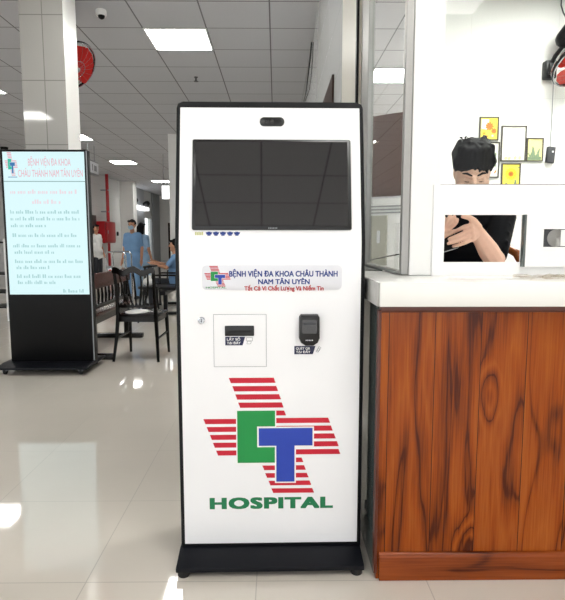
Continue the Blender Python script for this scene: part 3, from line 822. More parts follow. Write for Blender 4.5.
# ------------------------------------------------------------------ tall cupboard seen through the side glass
t = thing('tall_cupboard', 'tall cupboard with dark brown upper door behind the booth side glass', 'cupboard', (.85, 5.3, 0))
e1 = V((.60, -.46, 0)).normalized(); nn = V((e1.y, -e1.x, 0))
FC = Frame((.82, 5.36, 0), e1, (0, 0, 1))
b = BM(); add_slab(b, FC, [(-.05, 0), (.62, 0), (.62, 2.35), (-.05, 2.35)], -.42, 0); obj('body', b, M['plate'], t)
b = BM(); add_slab(b, FC, [(-.045, 1.60), (.615, 1.60), (.615, 2.345), (-.045, 2.345)], 0, .018, .003); obj('upper_door', b, M['cupboard'], t)
b = BM(); add_slab(b, FC, [(-.045, .1), (.615, .1), (.615, 1.58), (-.045, 1.58)], 0, .014, .003); ld = obj('lower_door', b, M['board'], t)
FD = Frame(FC.P(0, 0, .014), e1, (0, 0, 1))
b = BM(); add_slab(b, FD, [(.12, .95), (.30, .95), (.30, 1.42), (.12, 1.42)], 0, .02, .003); bx_ = obj('meter_box', b, M['beige_box'], ld)
b = BM(); add_slab(b, FD, rrect(.205, .235, 1.16, 1.28, .012), .02, .032, .003); obj('latch', b, M['plate'], ld)
b = BM()
for k in range(3): add_slab(b, FD, [(-.03, 1.50 - .03*k), (.60, 1.50 - .03*k), (.60, 1.512 - .03*k), (-.03, 1.512 - .03*k)], 0, .006)
obj('louvre', b, M['grey'], ld)
b = BM(); add_tube(b, [(.60, 3.5, 1.063), (.66, 3.2, 1.10), (.66, 2.9, 1.12), (.625, 2.6, 1.15), (.615, 2.4, 1.14), (.612, 2.3, 1.075)], .004, 6)
tag(obj('black_cable', b, M['black'], None, True), 'thin black cable slung behind the booth side glass', 'cable')

# ------------------------------------------------------------------ digital signage totem
T_ = thing('signage_totem', 'tall black digital sign with a lit pale blue notice left of the kiosk', 'digital sign', (-2.05, 4.99, 0))
x0, x1 = -2.435, -1.672
obj('housing', add_box(BM(), (x0, 4.95, .075), (x1, 5.04, 1.985), .006), M['black'], T_, True)
obj('edge_strip', add_box(BM(), (x1 - .008, 4.946, .09), (x1 + .002, 4.953, 1.975)), M['grey'], T_)
b = BM(); add_prism(b, [(4.73, .05), (4.73, .068), (4.90, .082), (5.12, .082), (5.27, .068), (5.27, .05)], 0, x0 - .05, x1 + .0, .004); obj('base', b, M['kiosk_base'], T_, True, .5)
for cx in (x0 + .02, x1 - .07):
    for cy in (4.79, 5.2):
        b = BM(); add_lathe(b, [(.024, -.012), (.026, -.008), (.026, .008), (.024, .012)], 16, Matrix.Translation((cx, cy, .026)) @ Matrix.Rotation(PI/2, 4, 'Y')); c_ = obj('caster', b, M['black_matte'], T_, True)
        box('caster_fork', (cx - .02, cy - .02, .03), (cx + .02, cy + .02, .052), M['grey'], c_)
sx0, sx1, sz0, sz1 = -2.412, -1.695, .70, 1.965
scr = box('display', (sx0, 4.946, sz0), (sx1, 4.951, sz1), M['screen_on'], T_)
FT = Frame((0, 4.946, 0), (1, 0, 0), (0, 0, 1))
b = BM()
add_text(b, FT, 'BỆNH VIỆN ĐA KHOA', -2.189, -1.815, 1.845, 1.905, bold=0, d=.001)
add_text(b, FT, 'CHÂU THÀNH NAM TÂN UYÊN', -2.282, -1.712, 1.748, 1.808, bold=0, d=.001)
obj('heading', b, M['scr_red'], scr)
b = BM(); add_poly(b, FT, [(sx0, 1.704), (sx1, 1.704), (sx1, 1.711), (sx0, 1.711)], .001); obj('divider', b, M['scr_line'], scr)
def word_row(b, fr, x0, x1, y0, y1, mi=0):
    """one line of print too small to read: words of uneven stroke groups"""
    x = x0
    while x < x1:
        n = random.randint(2, 5)
        for k in range(n):
            if x > x1: break
            hh = (y1-y0) * random.choice((.55, .6, .6, .95)); w = (y1-y0) * random.choice((.22, .35, .4))
            add_poly(b, fr, [(x, y0), (x+w, y0), (x+w, y0+hh), (x, y0+hh)], .001, mi=mi); x += w + (y1-y0)*.16
        x += (y1-y0)*.4
for xx, xe, yy in ((-2.36, -1.78, 1.600), (-2.17, -1.92, 1.512)):
    b = BM(); word_row(b, FT, xx, xe, yy, yy + .039); obj('notice_line', b, M['scr_pink'], scr)
b = BM()
for xx, yy, xe in ((-2.37, 1.425, -1.76), (-2.37, 1.365, -1.76), (-2.37, 1.305, -2.06), (-2.36, 1.218, -1.80), (-2.36, 1.125, -1.76), (-2.35, 1.068, -2.0),
                   (-2.35, .985, -1.755), (-2.34, .93, -2.05), (-2.34, .85, -1.755), (-2.335, .795, -2.0), (-1.93, .717, -1.75)):
    b = BM(); word_row(b, FT, xx, xe, yy, yy + .034); obj('notice_line', b, M['scr_teal'], scr)
b = BM(); emblem(b, FT, -2.405, 1.975, .000230, .00050, (0, 1, 2, 3)); add_poly(b, FT, [(-2.37, 1.742), (-2.29, 1.742), (-2.29, 1.748), (-2.37, 1.748)], .001, mi=2)
obj('emblem', b, [M['scr_red'], M['scr_green'], M['scr_blue'], M['screen_on']], scr)

# ------------------------------------------------------------------ black chair with spindle back
def spindle_chair(name, label, loc, rotz):
    t = thing(name, label, 'chair', loc)
    ox, oy, oz = loc; O = V(loc)
    def p(x, y, z): return O + V((x, y, z))
    # seat: rounded slab; back of the chair faces -Y
    b = BM(); pts = [(-.19, -.19), (.19, -.19), (.215, .0), (.22, .19), (.20, .215), (-.20, .215), (-.22, .19), (-.215, .0)]
    add_prism(b, [(ox+x, oy+y) for x, y in pts], 2, oz + .435, oz + .462, .01); obj('seat', b, M['chair_black'], t, True, .5)
    b = BM(); add_prism(b, [(ox - .05 + .115*math.cos(2*PI*k/24), oy - .02 + .15*math.sin(2*PI*k/24)) for k in range(24)], 2, oz + .4615, oz + .473, .004); obj('seat_glare', b, M['white_plastic'], t, True, .5)  # white disc in place of the light reflected on the glossy seat
    b = BM()
    add_box(b, p(-.185, -.185, .385), p(.185, -.16, .437)); add_box(b, p(-.195, .175, .385), p(.195, .2, .437))
    add_box(b, p(-.205, -.17, .385), p(-.18, .19, .437)); add_box(b, p(.18, -.17, .385), p(.205, .19, .437))
    obj('apron', b, M['chair_black'], t)
    for s in (-1, 1):
        b = BM(); add_tube(b, [p(s*.195, .19, .435), p(s*.20, .205, .22), p(s*.205, .225, 0)], [.021, .018, .013], 8); obj('leg', b, M['chair_black'], t, True)
        b = BM(); add_tube(b, [p(s*.222, -.265, 0), p(s*.203, -.215, .22), p(s*.188, -.19, .44), p(s*.186, -.21, .68), p(s*.192, -.255, .90)], [.014, .018, .021, .018, .016], 8); obj('leg', b, M['chair_black'], t, True)
    b = BM()                                    # crest rail with a wavy top edge, arched across
    n = 18; rows = []
    for i in range(n+1):
        x = -.205 + .41*i/n; q = abs(i/n*2 - 1); z = .885 + .018*math.cos(q*PI*2.2) + .01*(1-q); y = -.262 - .02*(1 - q*q)
        rows.append([b.verts.new(p(x, y + dy, z + dz)) for dy, dz in ((-.011, -.03), (.011, -.03), (.011, .03), (-.011, .03))])
    for r0, r1 in zip(rows, rows[1:]):
        for k in range(4): b.faces.new((r0[k], r0[(k+1) % 4], r1[(k+1) % 4], r1[k]))
    b.faces.new(rows[0][::-1]); b.faces.new(rows[-1])
    bmesh.ops.recalc_face_normals(b, faces=b.faces[:]); obj('crest_rail', b, M['chair_black'], t, True, .7)
    b = BM()                                    # lower rail with scallops
    add_box(b, p(-.185, -.209, .528), p(.185, -.188, .556), .004)
    for i in range(9): add_ell(b, p(-.15 + .0375*i, -.199, .562), (.014, .012, .014), None, 2)
    obj('lower_rail', b, M['chair_black'], t, True, .5)
    for i in range(5):                          # splayed, bowed spindles
        f = i - 2; b = BM()
        add_tube(b, [p(f*.036, -.20, .55), p(f*.058, -.213, .66), p(f*.066, -.235, .78), p(f*.07, -.268, .875)], [.008, .011, .0095, .008], 8); obj('spindle', b, M['chair_black'], t, True)
    for s in (-1, 1):
        b = BM(); add_tube(b, [p(s*.203, -.215, .22), p(s*.20, .205, .23)], .011, 8); obj('stretcher', b, M['chair_black'], t, True)
    t.rotation_euler = (0, 0, rotz)
    return t
spindle_chair('spindle_back_chair', 'black wooden chair with spindle back standing between sign and kiosk', (-1.362, 5.53, 0), math.radians(-3))

# ------------------------------------------------------------------ dark red waiting bench behind the sign
t = thing('waiting_bench', 'dark wooden bench with red brown back board beside the black chair', 'bench', (-1.82, 6.0, 0))
obj('back_board', add_box(BM(), (-1.825, 5.32, .70), (-1.795, 6.72, .855), .008), M['bench_red'], t, True)
obj('lower_rail', add_box(BM(), (-1.825, 5.32, .50), (-1.795, 6.72, .545), .006), M['chair_black'], t, True)
for i in range(11):
    yy = 5.42 + i*.12; b = BM()
    add_tube(b, [(-1.81, yy, .54), (-1.812, yy + .02, .62), (-1.81, yy, .705)], [.011, .015, .011], 8); obj('spindle', b, M['chair_black'], t, True)
obj('seat', add_box(BM(), (-2.32, 5.32, .42), (-1.79, 6.72, .455), .008), M['bench_red'], t, True)
obj('apron', add_box(BM(), (-1.825, 5.35, .35), (-1.80, 6.69, .42)), M['chair_black'], t)
for yy in (5.40, 6.62):
    for xx in (-2.27, -1.825):
        obj('leg', add_box(BM(), (xx - .03, yy - .03, .05), (xx + .03, yy + .03, .42 if xx < -2 else .70), .005), M['chair_black'], t, True)
    obj('foot_bar', add_box(BM(), (-2.36, yy - .04, 0), (-1.63, yy + .04, .055), .008), M['chair_black'], t, True)

# ------------------------------------------------------------------ things down the hall
# black waiting seats on a beam
t = thing('tandem_bench', 'row of black waiting seats on a beam with the seated person in blue', 'waiting seats', (-1.7, 9.5, 0))
for i, yy in enumerate((8.75, 9.35, 9.95)):
    b = BM(); add_prism(b, [(-2.0, .44), (-1.98, .42), (-1.58, .40), (-1.56, .43), (-1.58, .445), (-1.98, .46)], 1, yy - .26, yy + .26, .008); obj('seat', b, M['black'], t, True, .5)
    b = BM(); add_prism(b, [(-1.585, .44), (-1.545, .44), (-1.44, .88), (-1.475, .89)], 1, yy - .26, yy + .26, .01); obj('backrest', b, M['black'], t, True, .5)
    b = BM(); add_tube(b, [(-1.55, yy - .28, .46), (-1.56, yy - .28, .64), (-1.92, yy - .28, .64), (-1.93, yy - .28, .46)], .016, 8); obj('armrest', b, M['black'], t, True)
obj('beam', add_box(BM(), (-1.80, 8.45, .33), (-1.72, 10.25, .39)), M['black'], t)
for yy in (8.65, 10.05):
    b = BM(); add_box(b, (-1.79, yy - .03, .04), (-1.73, yy + .03, .34)); add_box(b, (-2.08, yy - .035, 0), (-1.46, yy + .035, .045), .01); obj('leg', b, M['black'], t, True)
box_ = add_box(BM(), (-2.13, 8.75, .74), (-1.99, 10.0, .77), .006)
dt = thing('writing_desk', 'narrow black writing desk before the seated person in blue', 'desk', (-2.2, 9.3, 0))
obj('desk_top', box_, M['black'], dt, True)
for yy in (8.83, 9.92):
    b = BM(); add_box(b, (-2.13, yy - .02, .03), (-2.10, yy + .02, .74)); add_box(b, (-2.25, yy - .03, 0), (-2.09, yy + .03, .03)); obj('leg', b, M['black'], dt)
t = thing('round_stool', 'small black stool carrying the white bundle behind the spindle chair', 'stool', (-1.85, 7.9, 0))
b = BM(); add_lathe(b, [(.14, .48), (.15, .49), (.15, .51), (.14, .52)], 20, Matrix.Translation((-1.85, 7.9, 0))); obj('seat', b, M['black'], t, True, .5)
for sx in (-1, 1):
    for sy in (-1, 1):
        b = BM(); add_tube(b, [(-1.85 + sx*.09, 7.9 + sy*.09, .485), (-1.85 + sx*.13, 7.9 + sy*.13, 0)], .012, 8); obj('leg', b, M['black'], t, True)
b = BM(); add_ell(b, (-1.85, 7.9, .583), (.075, .06, .065)); add_ell(b, (-1.84, 7.9, .65), (.035, .03, .03))
tag(obj('white_bag', b, M['cloth_white'], None, True, 0), 'small white bundle sitting on the black stool', 'bag')

# chrome trolley
t = thing('metal_trolley', 'chrome tube trolley standing in front of the red cabinet', 'trolley', (-2.62, 9.2, 0))
for yy in (9.05, 9.40):
    b = BM(); add_tube(b, [(-2.80, yy, .08), (-2.80, yy, .93), (-2.77, yy, .985), (-2.51, yy, .985), (-2.48, yy, .93), (-2.48, yy, .08)], .014, 8); obj('end_frame', b, M['chrome'], t, True)
for z in (.25, .70):
    obj('tray', add_box(add_box(BM(), (-2.80, 9.05, z), (-2.48, 9.40, z + .012)), (-2.80, 9.05, z), (-2.795, 9.40, z + .05)), M['chrome'], t)
for xx in (-2.80, -2.48):
    for yy in (9.05, 9.40):
        b = BM(); add_lathe(b, [(.03, -.012), (.04, -.01), (.04, .01), (.03, .012)], 14, Matrix.Translation((xx, yy, .04)) @ Matrix.Rotation(PI/2, 4, 'Y')); add_box(b, (xx - .015, yy - .012, .05), (xx + .015, yy + .012, .09)); obj('wheel', b, M['black_matte'], t, True)
# shelf rack at the left edge
t = thing('shelf_rack', 'rack with white posts and black shelves at the left edge behind the sign', 'rack', (-4.3, 8.2, 0))
for xx in (-4.65, -3.92):
    for yy in (8.0, 8.4): obj('post', add_box(BM(), (xx - .025, yy - .025, 0), (xx + .025, yy + .025, 1.2)), M['white_plastic'], t)
for z in (.2, .42, .69, 1.15): obj('shelf', add_box(BM(), (-4.63, 7.99, z - .012), (-3.94, 8.41, z + .012)), M['black'], t)
# fire cabinet with pipe
t = thing('fire_hose_cabinet', 'red fire hose cabinet on the white wall under the red pipe', 'fire cabinet', (-6.6, 20.9, 1.0))
obj('body', add_box(BM(), (-6.6, 20.3, 1.05), (-6.28, 21.55, 1.85), .01), M['cab_red2'], t, True)
obj('front_frame', add_box(BM(), (-6.59, 20.27, 1.06), (-6.29, 20.3, 1.84)), M['cab_red'], t)
dd = obj('door', add_box(BM(), (-6.28, 20.36, 1.1), (-6.25, 21.49, 1.8), .006), M['cab_red'], t, True)
box('handle', (-6.25, 20.45, 1.4), (-6.22, 20.5, 1.52), M['chrome'], dd)
t = thing('fire_pipe', 'vertical red fire pipe running from cabinet up to the ceiling', 'pipe', (-6.5, 20.9, 0))
b = BM(); add_tube(b, [(-6.36, 20.95, 1.855), (-6.36, 20.95, H - .002)], .06, 12); obj('riser', b, M['cab_red'], t, True)
b = BM(); add_tube(b, [(-6.36, 20.95, 0), (-6.36, 20.95, 1.045)], .05, 12); obj('lower_riser', b, M['cab_red'], t, True)
b = BM()
for z in (2.2, 3.0): add_box(b, (-6.6, 20.9, z), (-6.30, 21.0, z + .05))
obj('clamp', b, M['grey'], t)
# hanging sign boxes
t = thing('hanging_sign', 'grey sign box with pale face hanging right of the tall digital sign', 'sign', (-4.8, 14.3, H))
obj('case', add_box(BM(), (-4.80, 14.0, 2.84), (-4.68, 14.75, 3.20), .01), M['grey'], t, True)
fc = obj('face', add_box(BM(), (-4.68, 14.05, 2.88), (-4.67, 14.70, 3.16)), M['plate'], t)
obj('pictogram', add_box(add_box(BM(), (-4.67, 14.2, 2.94), (-4.667, 14.26, 3.10)), (-4.67, 14.35, 2.94), (-4.667, 14.55, 3.08)), M['grey'], fc)
for yy in (14.12, 14.62): obj('hanger', add_tube(BM(), [(-4.74, yy, 3.19), (-4.74, yy, H)], .01, 6), M['grey'], t)
t = thing('light_box_sign', 'white lit sign box hanging over the far corridor near the kiosk edge', 'sign', (-3.1, 16, H))
obj('case', add_box(BM(), (-3.30, 16.0, 2.33), (-2.90, 16.12, 2.74), .01), M['grey'], t, True)
obj('lit_face', add_box(BM(), (-3.28, 15.99, 2.35), (-2.92, 16.0, 2.72)), M['light_sign'], t)
for xx in (-3.24, -2.96): obj('hanger', add_tube(BM(), [(xx, 16.06, 2.73), (xx, 16.06, H)], .01, 6), M['grey'], t)
t = thing('emergency_light', 'white wall box with two small dark lamps above the bright doorway', 'emergency light', (-6.4, 25.6, 2.6))
obj('housing', add_box(BM(), (-6.56, 24.7, 2.58), (-6.3, 27.5, 2.74), .01), M['light_sign'], t, True)
for yy in (24.9, 27.2):
    b = BM(); add_tube(b, [(-6.42, yy, 2.74), (-6.42, yy, 2.84)], .04, 8); add_cap(b, (-6.42, yy, 2.9), (-6.3, yy - .1, 2.92), .12, .14); obj('lamp', b, M['black_matte'], t, True)
b = BM(); add_lathe(b, [(.09, 0), (.09, .05), (.06, .06)], 16, Matrix.Translation((-6.6, 22.9, 1.42)) @ Matrix.Rotation(PI/2, 4, 'Y'))
tag(obj('alarm_button', b, M['black'], None, True), 'small dark round alarm button on the white wall near the walking person', 'alarm button')

# ------------------------------------------------------------------ people
def walker(label, loc, h, top_m, low_m, hair='short', face=-1, mask=False, voxel=.014, sit=False, yaw=0, arm=None, cat='person'):
    """whole figure: one continuous body, then hair and clothing over it. Faces -Y before turning."""
    t = thing('person', label, cat, loc)
    k = h / 1.7; R = Matrix.Translation(V(loc)) @ Matrix.Rotation(yaw, 4, 'Z')
    def p(x, y, z): return R @ V((x*k, y*k, z*k))
    dz = -.42 if sit else 0
    hip, kn, an = [], [], []
    for s in (-1, 1):
        hip.append((s*.09, 0, .88 + dz))
        if sit: kn.append((s*.1, -.42, .50)); an.append((s*.1, -.42, .09))
        else: kn.append((s*.095, -.02 - .05*(s < 0), .48)); an.append((s*.10, .03*(s < 0) + .0, .09))
    sh = [(s*.155, .01, 1.38 + dz) for s in (-1, 1)]
    el = [(s*.20, .02, 1.10 + dz) for s in (-1, 1)]; wr = [(s*.22, -.06, .86 + dz) for s in (-1, 1)]
    if arm: el = arm[0]; wr = arm[1]
    b = BM(); g = BM(); lo = BM()
    # torso
    for bm, e in ((b, 0), (g, .016)):
        add_cap(bm, p(-.08, 0, .92 + dz), p(.08, 0, .92 + dz), (.115 + e)*k, (.115 + e)*k)
        add_cap(bm, p(-.075, 0, 1.1 + dz), p(.075, 0, 1.1 + dz), (.1 + e)*k, (.1 + e)*k)
        add_cap(bm, p(-.08, 0, 1.27 + dz), p(.08, 0, 1.27 + dz), (.095 + e)*k, (.11 + e)*k)
        add_cap(bm, p(-.13, .01, 1.375 + dz), p(.13, .01, 1.375 + dz), (.05 + e)*k, (.055 + e)*k)
        add_cap(bm, p(0, 0, .92 + dz), p(0, 0, 1.27 + dz), (.115 + e)*k, (.115 + e)*k)
    add_cap(g, p(-.08, 0, .80 + dz), p(.08, 0, .80 + dz), .125*k) if not sit else None
    add_cap(b, p(0, .01, 1.36 + dz), p(0, -.01, 1.5 + dz), .05*k, .048*k)
    # head
    add_ell(b, p(0, -.015, 1.60 + dz), (.073*k, .09*k, .105*k)); add_cap(b, p(0, -.04, 1.53 + dz), p(0, -.06, 1.52 + dz), .05*k, .035*k)
    add_cap(b, p(0, -.10, 1.61 + dz), p(0, -.115, 1.575 + dz), .01*k, .015*k)
    for s in (-1, 1): add_ell(b, p(s*.075, 0, 1.595 + dz), (.013*k, .02*k, .03*k))
    for i, s in enumerate((-1, 1)):
        add_cap(b, p(*sh[i]), p(*el[i]), .048*k, .038*k); add_cap(b, p(*el[i]), p(*wr[i]), .037*k, .025*k)
        hv = (V(wr[i]) - V(el[i])).normalized()
        hp = V(wr[i]) + hv*.07
        add_cap(b, p(*wr[i]), p(*hp), .026*k, .032*k)
        for f in range(4):
            fb = hp + V((0, (f - 1.5)*.018, 0)); add_cap(b, p(*fb), p(*(fb + hv*(.075 - .008*abs(f - 1.2)))), .0105*k, .009*k)
        add_cap(b, p(*(V(wr[i]) + hv*.02 + V((0, -.025, 0)))), p(*(V(wr[i]) + hv*.08 + V((0, -.05, 0)))), .012*k, .01*k)
        m_ = V(sh[i]).lerp(V(el[i]), .75); add_cap(g, p(*sh[i]), p(*m_), .056*k, .054*k)
        add_cap(b, p(*hip[i]), p(*kn[i]), .082*k, .055*k); add_cap(b, p(*kn[i]), p(*an[i]), .052*k, .036*k)
        add_cap(lo, p(*hip[i]), p(*kn[i]), .1*k, .078*k); a2 = V(kn[i]).lerp(V(an[i]), .96); add_cap(lo, p(*kn[i]), p(*a2), .078*k, .065*k)
        f0 = V(an[i]); add_cap(b, p(f0.x, f0.y + .02, .05), p(f0.x, f0.y - .14, .035), .04*k, .03*k)
    add_cap(lo, p(-.07, 0, .9 + dz), p(.07, 0, .9 + dz), .12*k)
    body('body', b, voxel*.7, M['skin'], t, 3)
    body('trousers', lo, voxel, low_m, t, 4)
    body('top', g, voxel, top_m, t, 4)
    for i in range(2):
        f0 = V(an[i]); sb = BM()
        add_cap(sb, p(f0.x, f0.y + .03, .048), p(f0.x, f0.y - .15, .04), .046*k, .038*k); body('shoe', sb, voxel*.8, M['black_matte'], t, 2)
    hb = BM()
    add_ell(hb, p(0, .008, 1.625 + dz), (.084*k, .098*k, .098*k)); add_cap(hb, p(-.05, -.075, 1.675 + dz), p(.05, -.075, 1.675 + dz), .024*k)
    if hair == 'long':
        add_cap(hb, p(0, .06, 1.6 + dz), p(0, .09, 1.42 + dz), .075*k, .05*k)
        for s in (-1, 1): add_cap(hb, p(s*.07, .03, 1.62 + dz), p(s*.075, .05, 1.46 + dz), .03*k, .025*k)
    hm = melt(hb, voxel*.7, 2)
    # keep the face clear of hair
    hm.materials.clear(); hm.materials.append(M['hair'])
    q = bmesh.new(); q.from_mesh(hm); Ri = R.inverted()
    kill = [v for v in q.verts if (lambda l: (l.y/k < -.045 and l.z/k < 1.645 + dz) or (l.y/k < .0 and l.z/k < 1.57 + dz and abs(l.x/k) < .06))(Ri @ v.co)]
    bmesh.ops.delete(q, geom=kill, context='VERTS'); q.to_mesh(hm); q.free()
    link('hair', hm, t, True, 0)
    eb = BM()
    for s in (-1, 1): add_ell(eb, p(s*.03, -.098, 1.61 + dz), (.011*k, .007*k, .006*k), None, 2)
    obj('eyes', eb, M['black_matte'], t, True, 0)
    if mask:
        mb = BM(); add_ell(mb, p(0, -.065, 1.55 + dz), (.062*k, .062*k, .055*k)); body('face_mask', mb, voxel*.6, M['mask'], t, 2)
    return t
walker('person in light blue scrubs and face mask walking up the hall', (-2.84, 10.9, 0), 1.57, M['scrubs'], M['scrubs'], 'short', mask=True, yaw=math.radians(-12))
walker('dark haired person in pale blue walking just behind the masked person', (-2.86, 11.7, 0), 1.53, M['scrubs2'], M['scrubs2'], 'long', yaw=math.radians(160))
walker('person in white top and dark trousers standing near the red cabinet', (-4.9, 15, 0), 1.58, M['cloth_white'], M['cloth_dark'], 'short', yaw=math.radians(60))
walker('dark haired person in blue sitting on the black waiting seats', (-1.72, 9.35, .0), 1.58, M['scrubs'], M['cloth_dark'], 'long', sit=True, yaw=math.radians(-90),
       arm=([(-.24, -.12, .78), (.24, -.12, .78)], [(-.14, -.36, .86), (.12, -.36, .84)]))

# ---- the man behind the counter
P = thing('person', 'man in black shirt looking down at a phone behind the counter', 'person', (.92, 2.7, .3))
HC = V((.872, 2.455, 1.502))
HR = Matrix.Translation(HC) @ Matrix.Rotation(math.radians(-12), 4, 'Z') @ Matrix.Rotation(math.radians(33), 4, 'X') @ Matrix.Scale(.94, 4)
def hp(x, y, z): return HR @ V((x, y, z))
b = BM(); rot = HR.to_3x3()
add_ell(b, hp(0, .012, .03), (.074, .092, .088), rot, 4); add_ell(b, hp(0, -.02, -.03), (.064, .072, .082), rot, 4)
add_cap(b, hp(-.02, -.055, -.1), hp(.02, -.055, -.1), .026); add_cap(b, hp(-.05, .0, -.06), hp(-.02, -.055, -.098), .022); add_cap(b, hp(.05, .0, -.06), hp(.02, -.055, -.098), .022)
add_cap(b, hp(-.048, -.066, .012), hp(-.015, -.084, .01), .0095); add_cap(b, hp(.048, -.066, .012), hp(.015, -.084, .01), .0095)   # brow ridge
add_cap(b, hp(0, -.085, .005), hp(0, -.112, -.038), .0095, .0125); add_cap(b, hp(-.014, -.098, -.043), hp(.014, -.098, -.043), .009)   # nose
add_cap(b, hp(-.018, -.09, -.07), hp(.018, -.09, -.07), .008); add_cap(b, hp(-.015, -.088, -.08), hp(.015, -.088, -.08), .0085)   # lips
for s in (-1, 1):
    add_ell(b, hp(s*.05, -.05, -.035), (.024, .024, .022), rot)                                  # cheek
    add_ell(b, hp(s*.032, -.074, -.012), (.014, .009, .009), rot)                                # lid
    add_ell(b, hp(s*.076, .012, -.012), (.010, .019, .032), rot); add_ell(b, hp(s*.073, .006, -.035), (.009, .01, .012), rot)
    add_ell(b, hp(s*.055, -.008, -.02), (.022, .045, .06), rot)
neck = V((.89, 2.565, 1.36))
add_cap(b, hp(0, .03, -.06), neck, .056, .06); add_cap(b, neck, (.895, 2.60, 1.28), .06, .075)
# trunk
add_cap(b, (.81, 2.60, 1.28), (.97, 2.60, 1.28), .082); add_cap(b, (.84, 2.62, 1.14), (.95, 2.62, 1.14), .105); add_cap(b, (.84, 2.68, .98), (.95, 2.68, .98), .105)
add_cap(b, (.82, 2.72, .87), (.98, 2.72, .87), .12); add_cap(b, (.73, 2.58, 1.31), (1.03, 2.58, 1.31), .055)
SL, SR = V((1.055, 2.565, 1.30)), V((.735, 2.565, 1.295))
EL, ER = V((.955, 2.375, 1.108)), V((.69, 2.41, 1.11))
WL_, WR_ = V((.822, 2.245, 1.233)), V((.655, 2.27, 1.19))
for s_, e_, w_ in ((SL, EL, WL_), (SR, ER, WR_)):
    add_cap(b, s_, e_, .055, .044); fm = e_.lerp(w_, .35)
    add_cap(b, e_, fm, .044, .044); add_cap(b, fm, w_, .044, .029)
# left hand: back of hand to the viewer, four fingers reaching across, thumb on top
K4 = [V((.792, 2.222, 1.255)), V((.790, 2.214, 1.236)), V((.794, 2.214, 1.217)), V((.799, 2.220, 1.200))]
for q in K4: add_cap(b, WL_, q, .025, .0135)
for a_, c_ in zip(K4, K4[1:]): add_cap(b, a_, c_, .0135)
fing = [[K4[0], V((.760, 2.207, 1.249)), V((.740, 2.212, 1.238)), V((.724, 2.226, 1.229))],
        [K4[1], V((.752, 2.196, 1.222)), V((.726, 2.200, 1.210)), V((.703, 2.214, 1.200))],
        [K4[2], V((.752, 2.197, 1.200)), V((.724, 2.200, 1.190)), V((.700, 2.214, 1.182))],
        [K4[3], V((.764, 2.206, 1.184)), V((.743, 2.208, 1.177)), V((.722, 2.220, 1.171))]]
for f, r in zip(fing, (.0092, .0096, .0092, .0082)): chain(b, f, [r*1.15, r, r*.92, r*.8])
chain(b, [WL_ + V((.0, -.012, .014)), V((.802, 2.222, 1.272)), V((.783, 2.214, 1.285)), V((.757, 2.222, 1.291))], [.02, .015, .0115, .0085])
# right hand: fingers up, seen from the palm side, thumb across
K5 = [V((.708, 2.245, 1.240)), V((.696, 2.25, 1.242)), V((.685, 2.255, 1.240)), V((.675, 2.262, 1.234))]
for q in K5: add_cap(b, WR_, q, .025, .013)
for a_, c_ in zip(K5, K5[1:]): add_cap(b, a_, c_, .0125)
fing = [[K5[0], V((.726, 2.232, 1.258)), V((.734, 2.228, 1.270)), V((.738, 2.232, 1.279))],
        [K5[1], V((.712, 2.228, 1.266)), V((.720, 2.224, 1.281)), V((.725, 2.230, 1.291))],
        [K5[2], V((.696, 2.232, 1.268)), V((.703, 2.226, 1.285)), V((.708, 2.23, 1.296))],
        [K5[3], V((.680, 2.244, 1.260)), V((.686, 2.238, 1.276)), V((.690, 2.24, 1.286))]]
for f, r in zip(fing, (.009, .0094, .009, .008)): chain(b, f, [r*1.1, r, r*.92, r*.8])
chain(b, [WR_ + V((.012, -.012, .012)), V((.690, 2.236, 1.218)), V((.708, 2.222, 1.224)), V((.722, 2.216, 1.232))], [.018, .014, .0105, .0085])
# thighs and shins under the counter
for s in (-1, 1):
    add_cap(b, (.90 + s*.09, 2.72, .87), (.90 + s*.11, 2.36, .84), .085, .06); add_cap(b, (.90 + s*.11, 2.36, .84), (.90 + s*.11, 2.53, .40), .055, .04); add_cap(b, (.90 + s*.11, 2.56, .345), (.90 + s*.12, 2.50, .335), .035, .03)
man = body('body', b, .003, M['skin_arm'], P, 3)
# shirt with short sleeves
b = BM()
add_cap(b, (.81, 2.60, 1.27), (.97, 2.60, 1.27), .098); add_cap(b, (.84, 2.62, 1.14), (.95, 2.62, 1.14), .122); add_cap(b, (.84, 2.68, .98), (.95, 2.68, .98), .122)
add_cap(b, (.82, 2.72, .87), (.98, 2.72, .87), .136); add_cap(b, (.73, 2.58, 1.305), (1.03, 2.58, 1.305), .068); add_cap(b, (.895, 2.60, 1.28), (.895, 2.59, 1.325), .09, .074)
for s_, e_ in ((SL, EL), (SR, ER)):
    end = s_.lerp(e_, .86); add_cap(b, s_, end, .067, .052)
    for q in range(3): add_cap(b, s_.lerp(e_, .25 + .2*q) + V((.02, -.05, .01)), s_.lerp(e_, .32 + .2*q) + V((-.045, -.045, -.02)), .012, .006)
body('shirt', b, .006, M['shirt_black'], P, 3)
b = BM()
for s in (-1, 1):
    add_cap(b, (.90 + s*.09, 2.72, .865), (.90 + s*.11, 2.36, .84), .098, .074); add_cap(b, (.90 + s*.11, 2.36, .84), (.90 + s*.11, 2.52, .42), .07, .058)
add_cap(b, (.83, 2.73, .86), (.97, 2.73, .86), .125); body('trousers', b, .009, M['cloth_dark'], P, 3)
for s in (-1, 1):
    b = BM(); add_cap(b, (.90 + s*.11, 2.57, .345), (.90 + s*.12, 2.47, .34), .042, .037); body('shoe', b, .007, M['black_matte'], P, 2)
